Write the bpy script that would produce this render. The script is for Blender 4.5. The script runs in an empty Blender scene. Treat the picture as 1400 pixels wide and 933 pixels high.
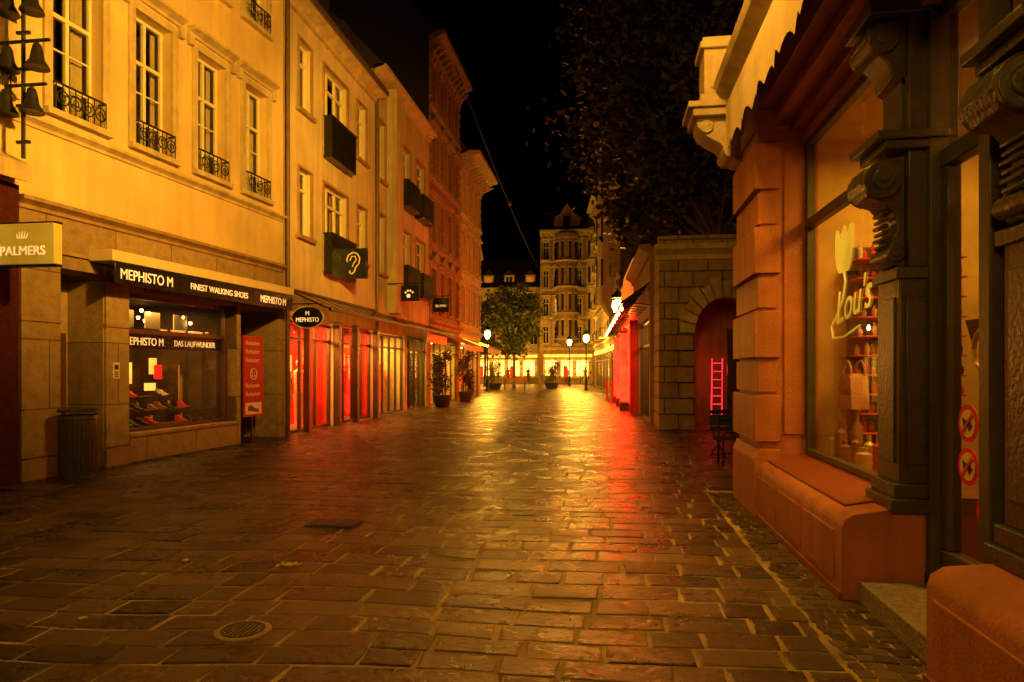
import bpy, bmesh, math, random
from mathutils import Vector, Matrix
R=random.Random(7)
sc=bpy.context.scene
sc.view_settings.view_transform='Standard'; sc.view_settings.look='None'; sc.view_settings.exposure=0
# ---------------------------------------------------------------- materials
MATS={}
def _new(name):
    m=bpy.data.materials.new(name); m.use_nodes=True; nt=m.node_tree
    b=nt.nodes['Principled BSDF']; MATS[name]=m
    return m,nt,b
def _n(nt,t,**k):
    n=nt.nodes.new(t)
    for a,v in k.items():
        if a in n.inputs.keys(): n.inputs[a].default_value=v
        else: setattr(n,a,v)
    return n
def M(name,col,rough=.75,var=.25,scale=2.0,bump=.25,bscale=45,metal=0,streak=.0,spec=.4):
    m,nt,b=_new(name); L=nt.links.new
    g=nt.nodes.new('ShaderNodeNewGeometry')
    n1=_n(nt,'ShaderNodeTexNoise',Scale=scale,Detail=4.0,Roughness=.65); L(g.outputs['Position'],n1.inputs['Vector'])
    mr=_n(nt,'ShaderNodeMapRange'); mr.inputs[1].default_value=.3; mr.inputs[2].default_value=.7
    mr.inputs[3].default_value=1-var; mr.inputs[4].default_value=1+var*.6; L(n1.outputs[0],mr.inputs[0])
    src=mr
    if streak>0:
        mp=nt.nodes.new('ShaderNodeMapping'); mp.inputs['Scale'].default_value=(5,5,.45); L(g.outputs['Position'],mp.inputs['Vector'])
        n2=_n(nt,'ShaderNodeTexNoise',Scale=1.0,Detail=2.0); L(mp.outputs[0],n2.inputs['Vector'])
        mr2=_n(nt,'ShaderNodeMapRange'); mr2.inputs[1].default_value=.35; mr2.inputs[2].default_value=.6
        mr2.inputs[3].default_value=1-streak; mr2.inputs[4].default_value=1; L(n2.outputs[0],mr2.inputs[0])
        mu=_n(nt,'ShaderNodeMath',operation='MULTIPLY'); L(mr.outputs[0],mu.inputs[0]); L(mr2.outputs[0],mu.inputs[1]); src=mu
    hv=_n(nt,'ShaderNodeVectorMath',operation='SCALE'); hv.inputs[0].default_value=col; L(src.outputs[0],hv.inputs['Scale'])
    L(hv.outputs[0],b.inputs['Base Color'])
    if bump>.12:
        n3=_n(nt,'ShaderNodeTexNoise',Scale=bscale,Detail=2.0); L(g.outputs['Position'],n3.inputs['Vector'])
        bp=_n(nt,'ShaderNodeBump',Strength=bump,Distance=.02); L(n3.outputs[0],bp.inputs['Height']); L(bp.outputs[0],b.inputs['Normal'])
    rr=_n(nt,'ShaderNodeMapRange'); rr.inputs[3].default_value=max(0,rough-.12); rr.inputs[4].default_value=min(1,rough+.12); L(n1.outputs[0],rr.inputs[0]); L(rr.outputs[0],b.inputs['Roughness'])
    b.inputs['Metallic'].default_value=metal; b.inputs['Specular IOR Level'].default_value=spec
    return m
def MB(name,c1,c2,mor,plane='Y',bw=.5,bh=.25,ms=.012,rough=.75,bump=.6):
    m,nt,b=_new(name); L=nt.links.new
    g=nt.nodes.new('ShaderNodeNewGeometry'); s=nt.nodes.new('ShaderNodeSeparateXYZ'); L(g.outputs['Position'],s.inputs[0])
    c=nt.nodes.new('ShaderNodeCombineXYZ'); L(s.outputs[plane],c.inputs[0]); L(s.outputs['Z'],c.inputs[1])
    t=nt.nodes.new('ShaderNodeTexBrick'); L(c.outputs[0],t.inputs['Vector'])
    t.inputs['Scale'].default_value=1; t.inputs['Brick Width'].default_value=bw; t.inputs['Row Height'].default_value=bh
    t.inputs['Mortar Size'].default_value=ms; t.inputs['Mortar Smooth'].default_value=.3
    t.inputs['Color1'].default_value=(*c1,1); t.inputs['Color2'].default_value=(*c2,1); t.inputs['Mortar'].default_value=(*mor,1)
    n1=_n(nt,'ShaderNodeTexNoise',Scale=6.0,Detail=5.0,Roughness=.7); L(g.outputs['Position'],n1.inputs['Vector'])
    mr=_n(nt,'ShaderNodeMapRange'); mr.inputs[1].default_value=.25; mr.inputs[2].default_value=.75; mr.inputs[3].default_value=.6; mr.inputs[4].default_value=1.25; L(n1.outputs[0],mr.inputs[0])
    hv=_n(nt,'ShaderNodeVectorMath',operation='SCALE'); L(t.outputs[0],hv.inputs[0]); L(mr.outputs[0],hv.inputs['Scale']); L(hv.outputs[0],b.inputs['Base Color'])
    n3=_n(nt,'ShaderNodeTexNoise',Scale=30.0,Detail=3.0); L(g.outputs['Position'],n3.inputs['Vector'])
    ma=_n(nt,'ShaderNodeMath',operation='MULTIPLY_ADD'); ma.inputs[1].default_value=-1.0; L(t.outputs['Fac'],ma.inputs[0]); 
    m3=_n(nt,'ShaderNodeMath',operation='MULTIPLY'); m3.inputs[1].default_value=.5; L(n3.outputs[0],m3.inputs[0]); L(m3.outputs[0],ma.inputs[2])
    bp=_n(nt,'ShaderNodeBump',Strength=bump,Distance=.025); L(ma.outputs[0],bp.inputs['Height']); L(bp.outputs[0],b.inputs['Normal'])
    b.inputs['Roughness'].default_value=rough
    return m
def ME(name,col,st,base=None,sample=True):
    m,nt,b=_new(name); L=nt.links.new
    b.inputs['Base Color'].default_value=(*(base or col),1)
    b.inputs['Emission Color'].default_value=(*col,1)
    g=nt.nodes.new('ShaderNodeNewGeometry'); n1=_n(nt,'ShaderNodeTexNoise',Scale=1.6,Detail=3.0); L(g.outputs['Position'],n1.inputs['Vector'])
    mr=_n(nt,'ShaderNodeMapRange'); mr.inputs[1].default_value=.3; mr.inputs[2].default_value=.7; mr.inputs[3].default_value=st*.5; mr.inputs[4].default_value=st*1.3
    L(n1.outputs[0],mr.inputs[0]); L(mr.outputs[0],b.inputs['Emission Strength'])
    if not sample: m.cycles.emission_sampling='NONE'
    return m
def MG(name,tint=(.9,.9,.85),base=.06,k=.6,rough=.02):
    m=bpy.data.materials.new(name); m.use_nodes=True; nt=m.node_tree; nt.nodes.clear(); L=nt.links.new; MATS[name]=m
    o=nt.nodes.new('ShaderNodeOutputMaterial'); tr=nt.nodes.new('ShaderNodeBsdfTransparent'); tr.inputs[0].default_value=(*tint,1)
    gl=nt.nodes.new('ShaderNodeBsdfGlossy'); gl.inputs['Roughness'].default_value=rough
    lw=nt.nodes.new('ShaderNodeLayerWeight'); lw.inputs[0].default_value=.5
    p=_n(nt,'ShaderNodeMath',operation='POWER'); L(lw.outputs['Facing'],p.inputs[0]); p.inputs[1].default_value=3
    a=_n(nt,'ShaderNodeMath',operation='MULTIPLY_ADD'); L(p.outputs[0],a.inputs[0]); a.inputs[1].default_value=k; a.inputs[2].default_value=base
    mx=nt.nodes.new('ShaderNodeMixShader'); L(a.outputs[0],mx.inputs[0]); L(tr.outputs[0],mx.inputs[1]); L(gl.outputs[0],mx.inputs[2]); L(mx.outputs[0],o.inputs[0])
M('plaster_ochre',(.64,.48,.23),.85,.16,.9,.35,30,streak=.12)
M('plaster_cream',(.50,.40,.23),.85,.2,1.3,.3,30,streak=.25)
M('plaster_pale',(.60,.50,.31),.85,.18,1.0,.3,30,streak=.18)
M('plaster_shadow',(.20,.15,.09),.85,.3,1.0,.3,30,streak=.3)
M('trim_stone',(.52,.42,.23),.8,.25,3,.4,50,streak=.2)
M('brown_stone',(.33,.21,.11),.8,.28,3,.5,40,streak=.25)
M('terracotta',(.42,.145,.045),.6,.22,2.2,.35,55,streak=.2)
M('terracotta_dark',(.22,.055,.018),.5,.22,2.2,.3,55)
M('dark_paint',(.05,.046,.02),.34,.3,5,.3,35,spec=.7)
M('olive_frame',(.07,.062,.025),.4,.25,5,.15,30)
M('iron',(.012,.012,.010),.5,.2,8,.1,50)
M('white_frame',(.66,.60,.42),.5,.1,5,.1,30)
M('maroon_frame',(.09,.035,.02),.35,.2,5,.1,30)
M('red_granite',(.07,.018,.01),.2,.4,25,.05,60)
M('roof_dark',(.022,.015,.010),.85,.35,6,.5,18)
M('room_dark',(.018,.013,.007),.9,.2,2,.1,10)
M('curtain',(.44,.38,.23),.9,.12,4,.1,20)
M('sign_black',(.010,.010,.008),.3,.1,5,.05,20)
M('awning_cream',(.66,.55,.32),.8,.1,4,.2,60)
M('step_stone',(.25,.22,.16),.6,.5,30,.5,60)
M('pot_dark',(.03,.025,.02),.6,.2,6,.3,30)
M('interior_ochre',(.55,.39,.11),.8,.25,1.5,.1,20)
M('interior_red',(.50,.012,.007),.6,.4,1.5,.1,20)
M('interior_white',(.62,.52,.32),.8,.3,1.5,.1,20)
M('interior_dark',(.05,.03,.015),.8,.3,1.5,.1,20)
M('leather',(.38,.19,.07),.45,.2,10,.4,60)
M('goods_red',(.5,.04,.03),.4,.2,5,.1,20); M('goods_gold',(.6,.4,.12),.35,.2,5,.1,20,metal=.3)
M('goods_white',(.6,.54,.38),.5,.2,5,.1,20); M('goods_dark',(.04,.03,.03),.4,.2,5,.1,20); M('goods_brown',(.22,.10,.04),.5,.2,5,.1,20)
M('bark',(.10,.07,.045),.9,.35,8,.9,20)
M('mat_ground',(.06,.05,.03),.8,.4,3,.4,20); M('mortar',(.36,.27,.12),.85,.7,1.2,.8,45)
M('manhole_iron',(.05,.045,.04),.35,.3,12,.4,60,metal=.7)
M('poster_red',(.30,.012,.008),.45,.15,4,.05,20); M('paper_white',(.72,.66,.48),.6,.05,4,.05,20)
M('sticker_red',(.75,.03,.01),.4,.05,4,.05,20); M('sticker_yellow',(.8,.6,.2),.5,.05,4,.05,20)
M('leaf_litter',(.5,.36,.10),.7,.3,8,.4,20)
M('copper_pipe',(.10,.07,.04),.45,.3,6,.2,30)
MB('granite_block',(.33,.235,.125),(.26,.18,.09),(.09,.06,.03),'Y',1.3,1.02,.010)
MB('brick_red',(.34,.12,.05),(.25,.085,.035),(.16,.11,.06),'Y',.25,.08,.008)
MB('portal_stone',(.40,.28,.13),(.29,.20,.09),(.09,.06,.03),'X',.75,.42,.02,bump=1)
MB('portal_stone_side',(.40,.28,.13),(.29,.20,.09),(.09,.06,.03),'Y',.75,.42,.02,bump=1)
ME('lamp_glow',(1,.55,.13),60,sample=False); ME('shop_white',(1,.44,.06),9); ME('shop_amber',(1,.40,.04),2.5)
ME('shop_red',(1,.004,.001),26); ME('neon_red',(1,.015,.03),4,sample=False); ME('sign_lit',(.62,.42,.03),.30,sample=False); ME('sign_text_lit',(1,.68,.22),.8,sample=False)
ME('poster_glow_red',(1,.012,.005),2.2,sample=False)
ME('window_lit',(1,.45,.07),1.5,sample=False); ME('window_dim',(1,.42,.06),.15,sample=False); ME('tulip_yellow',(1,.56,.03),.55,(.4,.25,.02),sample=False); ME('strip_light',(1,.62,.2),14,sample=False)  # tulip_yellow: faint glow put into the colour, brightening the glass logo
ME('banner_orange',(1,.26,.02),.8,sample=False)  # cloth is no lamp; its lit look is put in as glow
MG('glass'); MG('glass_dark',(.5,.48,.4),.10,.7); MG('glass_canopy',(.55,.5,.4),.08,.5,.15)
def MF(name,c1,c2):
    m,nt,b=_new(name); L=nt.links.new
    at=nt.nodes.new('ShaderNodeAttribute'); at.attribute_name='tint'
    r=nt.nodes.new('ShaderNodeMix'); r.data_type='RGBA'; r.inputs[6].default_value=(*c1,1); r.inputs[7].default_value=(*c2,1)
    L(at.outputs['Fac'],r.inputs[0]); L(r.outputs[2],b.inputs['Base Color']); b.inputs['Roughness'].default_value=.5
    b.inputs['Specular IOR Level'].default_value=.3
MF('foliage',(.012,.018,.005),(.085,.078,.015)); MF('foliage_light',(.03,.045,.012),(.10,.11,.025))
def MP(name,lo,hi,r0=.24,r1=.5,bs=.75,sp=.5):
    m,nt,b=_new(name); L=nt.links.new
    g=nt.nodes.new('ShaderNodeNewGeometry'); at=nt.nodes.new('ShaderNodeAttribute'); at.attribute_name='tint'
    n1=_n(nt,'ShaderNodeTexNoise',Scale=1.4,Detail=6.0,Roughness=.72); L(g.outputs['Position'],n1.inputs['Vector'])
    ad=_n(nt,'ShaderNodeMath',operation='MULTIPLY_ADD'); L(at.outputs['Fac'],ad.inputs[0]); ad.inputs[1].default_value=.55; L(n1.outputs[0],ad.inputs[2])
    mr=_n(nt,'ShaderNodeMapRange'); mr.inputs[1].default_value=.5; mr.inputs[2].default_value=1.15; L(ad.outputs[0],mr.inputs[0])
    r=nt.nodes.new('ShaderNodeMix'); r.data_type='RGBA'; r.inputs[6].default_value=(*lo,1); r.inputs[7].default_value=(*hi,1)
    L(mr.outputs[0],r.inputs[0]); L(r.outputs[2],b.inputs['Base Color'])
    mp=nt.nodes.new('ShaderNodeMapping'); mp.inputs['Scale'].default_value=(1,1.8,1); mp.inputs['Rotation'].default_value=(0,0,.5); L(g.outputs['Position'],mp.inputs['Vector'])
    n2=_n(nt,'ShaderNodeTexNoise',Scale=11.0,Detail=7.0,Roughness=.66,Distortion=1.0); L(mp.outputs[0],n2.inputs['Vector'])
    bp=_n(nt,'ShaderNodeBump',Strength=bs,Distance=.03); L(n2.outputs[0],bp.inputs['Height']); L(bp.outputs[0],b.inputs['Normal'])
    rr=_n(nt,'ShaderNodeMapRange'); rr.inputs[1].default_value=.32; rr.inputs[2].default_value=.68; rr.inputs[3].default_value=r0; rr.inputs[4].default_value=r1; L(n1.outputs[0],rr.inputs[0]); L(rr.outputs[0],b.inputs['Roughness'])
    b.inputs['Specular IOR Level'].default_value=sp
MP('paving_stone',(.014,.008,.003),(.125,.078,.027),.17,.42,.75,.5); MP('cobble',(.03,.02,.009),(.14,.095,.04),.3,.5)
# ---------------------------------------------------------------- builder
class B:
    def __init__(s,name,org=(0,0),U=(0,1),V=(1,0),bevel=0):
        s.o=Vector((org[0],org[1],0)); s.U=Vector((U[0],U[1],0)).normalized(); s.V=Vector((V[0],V[1],0)).normalized()
        s.parts={}; s.bevel=bevel
        s.e=bpy.data.objects.new(name,None); sc.collection.objects.link(s.e); s.e.location=s.o; s.e.empty_display_size=.3
    def P(s,u,v,z): return s.U*u+s.V*v+Vector((0,0,z))
    def add(s,part,mat,vs,fs):
        d=s.parts.setdefault(part,{'v':[],'f':[],'m':[],'mats':[]})
        if mat not in d['mats']: d['mats'].append(mat)
        mi=d['mats'].index(mat); n=len(d['v'])
        d['v']+= [s.P(*p) for p in vs]
        for f in fs: d['f'].append([i+n for i in f]); d['m'].append(mi)
    def quad(s,part,mat,*p): s.add(part,mat,p,[list(range(len(p)))])
    def box(s,part,mat,u0,u1,v0,v1,z0,z1):
        s.add(part,mat,[(u0,v0,z0),(u1,v0,z0),(u1,v1,z0),(u0,v1,z0),(u0,v0,z1),(u1,v0,z1),(u1,v1,z1),(u0,v1,z1)],
          [(0,3,2,1),(4,5,6,7),(0,1,5,4),(1,2,6,5),(2,3,7,6),(3,0,4,7)])
    def prismU(s,part,mat,pr,u0,u1):
        n=len(pr); s.add(part,mat,[(u0,a,b) for a,b in pr]+[(u1,a,b) for a,b in pr],
          [list(range(n)),list(range(n,2*n))]+[(i,(i+1)%n,n+(i+1)%n,n+i) for i in range(n)])
    def prismV(s,part,mat,pr,v0,v1):
        n=len(pr); s.add(part,mat,[(a,v0,b) for a,b in pr]+[(a,v1,b) for a,b in pr],
          [list(range(n)),list(range(n,2*n))]+[(i,(i+1)%n,n+(i+1)%n,n+i) for i in range(n)])
    def lathe(s,part,mat,u,v,pr,n=16,su=1,sv=1):
        vs=[];fs=[]
        for r,z in pr:
            for k in range(n):
                a=2*math.pi*k/n; vs.append((u+su*r*math.cos(a),v+sv*r*math.sin(a),z))
        for j in range(len(pr)-1):
            for k in range(n): fs.append((j*n+k,j*n+(k+1)%n,(j+1)*n+(k+1)%n,(j+1)*n+k))
        fs.append(list(range(n))); fs.append([(len(pr)-1)*n+k for k in range(n)])
        s.add(part,mat,vs,fs)
    def tube(s,part,mat,pts,r,n=6,r1=None):
        P=[Vector(p) for p in pts]; vs=[];fs=[]; N=len(P)
        for i,p in enumerate(P):
            d=(P[min(i+1,N-1)]-P[max(i-1,0)]).normalized()
            a=d.orthogonal().normalized() if i==0 else (a-d*a.dot(d)).normalized()
            b=d.cross(a); rr=r if r1 is None else r+(r1-r)*i/(N-1)
            for k in range(n):
                t=2*math.pi*k/n; vs.append(tuple(p+(a*math.cos(t)+b*math.sin(t))*rr))
        for j in range(N-1):
            for k in range(n): fs.append((j*n+k,j*n+(k+1)%n,(j+1)*n+(k+1)%n,(j+1)*n+k))
        fs.append(list(range(n))); fs.append([(N-1)*n+k for k in range(n)])
        s.add(part,mat,vs,fs)
    def ring(s,part,mat,c,r,t,axis='v',n=16,a0=0,a1=2*math.pi):
        pts=[]
        for k in range(n+1):
            a=a0+(a1-a0)*k/n; x=r*math.cos(a); y=r*math.sin(a)
            pts.append((c[0]+x,c[1],c[2]+y) if axis=='v' else (c[0],c[1]+x,c[2]+y))
        s.tube(part,mat,pts,t,5)
    def text(s,txt,u,v,z,size,mat,xdir,ext=.004,name='lettering',bold=0,shear=0,rot=0,align='LEFT',sx=1):
        c=bpy.data.curves.new(name,'FONT'); c.body=txt; c.size=size; c.extrude=ext; c.offset=bold; c.shear=shear; c.align_x=align
        c.materials.append(MATS[mat]); o=bpy.data.objects.new(name,c); sc.collection.objects.link(o); o.parent=s.e
        X=Vector((xdir[0],xdir[1],0)).normalized(); Z=Vector((0,0,1)); Nn=X.cross(Z)
        m=Matrix((X,Z,Nn)).transposed().to_4x4()
        o.matrix_local=Matrix.Translation(s.P(u,v,z))@m@Matrix.Rotation(rot,4,'Z')@Matrix.Diagonal((sx,1,1,1))
    def light(s,kind,u,v,z,power,col,size=.5,sy=None,dirv=None,name='lamp_light',cone=None):
        l=bpy.data.lights.new(name,kind); l.energy=power; l.color=col
        o=bpy.data.objects.new(name,l); sc.collection.objects.link(o); o.parent=s.e; o.location=s.P(u,v,z)
        if kind=='AREA': l.shape='RECTANGLE'; l.size=size; l.size_y=sy or size
        else: l.shadow_soft_size=size
        if kind!='POINT':
            d=Vector(dirv) if dirv else Vector((0,0,-1)); d=s.U*d.x+s.V*d.y+Vector((0,0,d.z))
            o.rotation_euler=d.to_track_quat('-Z','Y').to_euler()
        if cone: l.spot_size=math.radians(cone); l.spot_blend=.8
        return o
    def finish(s):
        for part,d in s.parts.items():
            me=bpy.data.meshes.new(part); me.from_pydata([tuple(v) for v in d['v']],[],d['f'])
            for m in d['mats']: me.materials.append(MATS[m])
            me.polygons.foreach_set('material_index',d['m'])
            bm=bmesh.new(); bm.from_mesh(me); bmesh.ops.recalc_face_normals(bm,faces=bm.faces); bm.to_mesh(me); bm.free()
            me.polygons.foreach_set('use_smooth',[True]*len(me.polygons)); me.set_sharp_from_angle(angle=math.radians(38))
            o=bpy.data.objects.new(part,me); sc.collection.objects.link(o); o.parent=s.e
            if s.bevel and not part.startswith(('glass','sticker','goods')):
                b=o.modifiers.new('b','BEVEL'); b.width=s.bevel; b.segments=2; b.limit_method='ANGLE'; b.angle_limit=math.radians(40)
        return s.e
def facade(b,part,mat,u0,u1,z0,z1,ops,v=0):
    us=sorted(set([u0,u1]+[x for o in ops for x in o[:2] if u0<x<u1])); zs=sorted(set([z0,z1]+[x for o in ops for x in o[2:4] if z0<x<z1]))
    for i in range(len(us)-1):
        for j in range(len(zs)-1):
            cu=(us[i]+us[i+1])/2; cz=(zs[j]+zs[j+1])/2
            if any(o[0]<cu<o[1] and o[2]<cz<o[3] for o in ops): continue
            b.quad(part,mat,(us[i],v,zs[j]),(us[i+1],v,zs[j]),(us[i+1],v,zs[j+1]),(us[i],v,zs[j+1]))
    for o in ops:
        a,c,p,q,d=o[:5]
        if p<z0 or q>z1+1e-6: continue
        b.quad(part,mat,(a,v,p),(a,v-d,p),(a,v-d,q),(a,v,q)); b.quad(part,mat,(c,v,p),(c,v-d,p),(c,v-d,q),(c,v,q))
        b.quad(part,mat,(a,v,q),(c,v,q),(c,v-d,q),(a,v-d,q)); b.quad(part,mat,(a,v,p),(c,v,p),(c,v-d,p),(a,v-d,p))
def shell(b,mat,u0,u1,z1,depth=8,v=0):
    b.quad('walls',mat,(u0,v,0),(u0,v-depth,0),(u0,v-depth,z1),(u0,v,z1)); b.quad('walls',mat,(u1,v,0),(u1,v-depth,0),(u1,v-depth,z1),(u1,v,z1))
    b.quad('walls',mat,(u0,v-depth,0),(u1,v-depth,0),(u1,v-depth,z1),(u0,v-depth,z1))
def cornice(b,mat,u0,u1,z,p,h,v=0,part='cornice'):
    b.prismU(part,mat,[(v-.02,z),(v+p*.25,z),(v+p*.3,z+h*.3),(v+p*.75,z+h*.55),(v+p,z+h*.62),(v+p,z+h*.95),(v-.02,z+h)],u0,u1)
def win(b,u0,u1,z0,z1,d=.2,fm='white_frame',tr=.68,v=0,cols=2,bars=0,cur=.3,lit=None,sur=None,sw=.12,hood=None,sill=True,gl='glass'):
    f=.055; vf=v-d; U='window_frames'
    b.box(U,fm,u0,u0+f,vf,vf+.06,z0,z1); b.box(U,fm,u1-f,u1,vf,vf+.06,z0,z1)
    b.box(U,fm,u0+f,u1-f,vf,vf+.06,z1-f,z1); b.box(U,fm,u0+f,u1-f,vf,vf+.06,z0,z0+f*1.4)
    for i in range(1,cols):
        c=u0+(u1-u0)*i/cols; b.box(U,fm,c-f*.6,c+f*.6,vf-.002,vf+.064,z0+f*1.4,z1-f)
    if tr:
        zt=z0+(z1-z0)*tr; b.box(U,fm,u0+f,u1-f,vf+.004,vf+.072,zt-f*.6,zt+f*.6)
        for k in range(1,bars+1):
            zb=z0+(zt-z0)*k/(bars+1); b.box(U,fm,u0+f,u1-f,vf+.01,vf+.045,zb-.014,zb+.014)
    b.quad('glass_panes',gl,(u0+f,vf+.02,z0+f),(u1-f,vf+.02,z0+f),(u1-f,vf+.02,z1-f),(u0+f,vf+.02,z1-f))
    w=u1-u0
    b.quad('rooms',lit or 'room_dark',(u0-.1,vf-.5,z0-.1),(u1+.1,vf-.5,z0-.1),(u1+.1,vf-.5,z1+.1),(u0-.1,vf-.5,z1+.1))
    if cur:
        for side in (0,1):
            cw=w*cur*R.uniform(.3,1.25); n=7
            a=u0 if side==0 else u1-cw
            for k in range(n):
                x0=a+cw*k/n; x1=a+cw*(k+1)/n; o0=.03*(k%2); o1=.03*((k+1)%2)
                b.quad('curtains','curtain',(x0,vf-.1-o0,z0),(x1,vf-.1-o1,z0),(x1,vf-.1-o1,z1),(x0,vf-.1-o0,z1))
    if sur:
        s=sw; p=.05
        b.box('window_surrounds',sur,u0-s,u0,v-.01,v+p,z0,z1); b.box('window_surrounds',sur,u1,u1+s,v-.01,v+p,z0,z1)
        b.box('window_surrounds',sur,u0-s,u1+s,v-.01,v+p+.003,z1,z1+s)
    if sill: b.box('window_surrounds',sur or 'trim_stone',u0-.14,u1+.14,v-.01,v+.12,z0-.1,z0)
    if hood: cornice(b,hood,u0-.25,u1+.25,z1+.2,.2,.17,v,'window_hoods')
def rail(b,u0,u1,z0,z1,v,part='railings',fancy=True,step=.11):
    b.box(part,'iron',u0,u1,v-.015,v+.015,z1-.03,z1); b.box(part,'iron',u0,u1,v-.012,v+.012,z0,z0+.025)
    n=max(2,int((u1-u0)/step))
    for i in range(n+1):
        x=u0+(u1-u0)*i/n; b.box(part,'iron',x-.008,x+.008,v-.008,v+.008,z0+.025,z1-.03)
    if fancy:
        zc=(z0+z1)/2; r=(z1-z0)*.24; m=max(2,int((u1-u0)/(r*2.1)))
        for i in range(m):
            b.ring(part,'iron',(u0+(u1-u0)*(i+.5)/m,v+.01,zc),r,.013)
            b.ring(part,'iron',(u0+(u1-u0)*(i+.5)/m,v+.01,zc),r*.45,.010,n=10)
    for x in (u0,u1): b.box(part,'iron',x-.012,x+.012,-.05+0,v,z0,z0+.025); b.box(part,'iron',x-.012,x+.012,-.05,v,z1-.03,z1)
GOODS=['goods_red','goods_gold','goods_white','goods_dark','goods_brown']
def goods(b,u0,u1,v0,v1,z,n,mats=GOODS,h=(.1,.3)):
    for i in range(n):
        x=u0+(u1-u0)*(i+.5)/n+R.uniform(-.02,.02); w=(u1-u0)/n*.36*R.uniform(.6,1.2); y=(v0+v1)/2+R.uniform(-1,1)*abs(v1-v0)*.2
        hh=R.uniform(*h); m=R.choice(mats); k=R.random()
        if k<.4: b.box('goods',m,x-w,x+w,y-w,y+w,z,z+hh)
        elif k<.75: b.lathe('goods',m,x,y,[(w*.7,z),(w,z+hh*.3),(w*.9,z+hh*.6),(w*.3,z+hh*.8),(w*.35,z+hh)],8)
        else: b.lathe('goods',m,x,y,[(w*.3,z),(w*.1,z+hh*.3),(w,z+hh*.5),(w*.9,z+hh)],8)
def mannequin(b,u,v,z,mat,h=1.75):
    k=h/1.75; pr=[(.16,0),(.15,.1),(.17,.5),(.2,.85),(.14,1.1),(.19,1.35),(.2,1.43),(.06,1.5),(.05,1.55),(.09,1.62),(.095,1.7),(.03,1.78)]
    b.lathe('goods_mannequins',mat,u,v,[(r*k,z+q*k) for r,q in pr],12,1.1,.7)
    for sx in (-1,1): b.tube('goods_mannequins',mat,[(u+sx*.2*k,v,z+1.4*k),(u+sx*.27*k,v+.03,z+1.1*k),(u+sx*.24*k,v+.12,z+.85*k)],.045*k,6,.03*k)
def shop(b,u0,u1,z1,wall,col,power,mull,fm='dark_paint',depth=3,z0=.08,d=.15,back=None,nm=3,gmats=GOODS):
    f=.06; v=-d
    b.box('shopfront','dark_paint',u0,u1,v-.02,v+.06,0,z0)
    for i in range(mull+1):
        x=u0+(u1-u0)*i/mull; b.box('shopfront',fm,x-f*.6,x+f*.6,v-.03,v+.05,z0,z1)
    b.box('shopfront',fm,u0,u1,v-.025,v+.045,z1-.08,z1); b.box('shopfront',fm,u0,u1,v-.025,v+.045,2.35,2.42)
    b.quad('glass_shop','glass',(u0,v,z0),(u1,v,z0),(u1,v,z1),(u0,v,z1))
    a,c=u0-.05,u1+.05; vb=v-depth
    b.quad('shop_interior',back or wall,(a,vb,0),(c,vb,0),(c,vb,z1+.05),(a,vb,z1+.05)); b.quad('shop_interior','step_stone',(a,v,.03),(c,v,.03),(c,vb,.03),(a,vb,.03))
    b.quad('shop_interior',wall,(a,v,z1+.04),(c,v,z1+.04),(c,vb,z1+.04),(a,vb,z1+.04))
    for x in (a,c): b.quad('shop_interior',wall,(x,v,0),(x,vb,0),(x,vb,z1),(x,v,z1))
    for k in range(nm):
        mannequin(b,u0+(u1-u0)*(k+.5)/nm+R.uniform(-.25,.25),v-.55-R.random()*.4,.12,R.choice(gmats))
    for zz in (.6,1.1,1.6,2.1):
        b.box('shelves','goods_white',a+.2,c-.2,vb+.02,vb+.4,zz,zz+.03); goods(b,a+.25,c-.25,vb+.05,vb+.38,zz+.03,int((c-a)*4),gmats)
    n=max(1,int((u1-u0)/1.4))
    for k in range(n):
        x=u0+(u1-u0)*(k+.5)/n; b.box('ceiling_lights','strip_light',x-.12,x+.12,v-.8-.5*(k%2),v-.72-.5*(k%2),z1-.03,z1+.01)
    if power: b.light('AREA',(u0+u1)/2,v-.9,z1-.08,power,col,(u1-u0)*.7,.8,(0,.25,-1),'shop_light')
AMB=(1,.45,.035)
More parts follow.
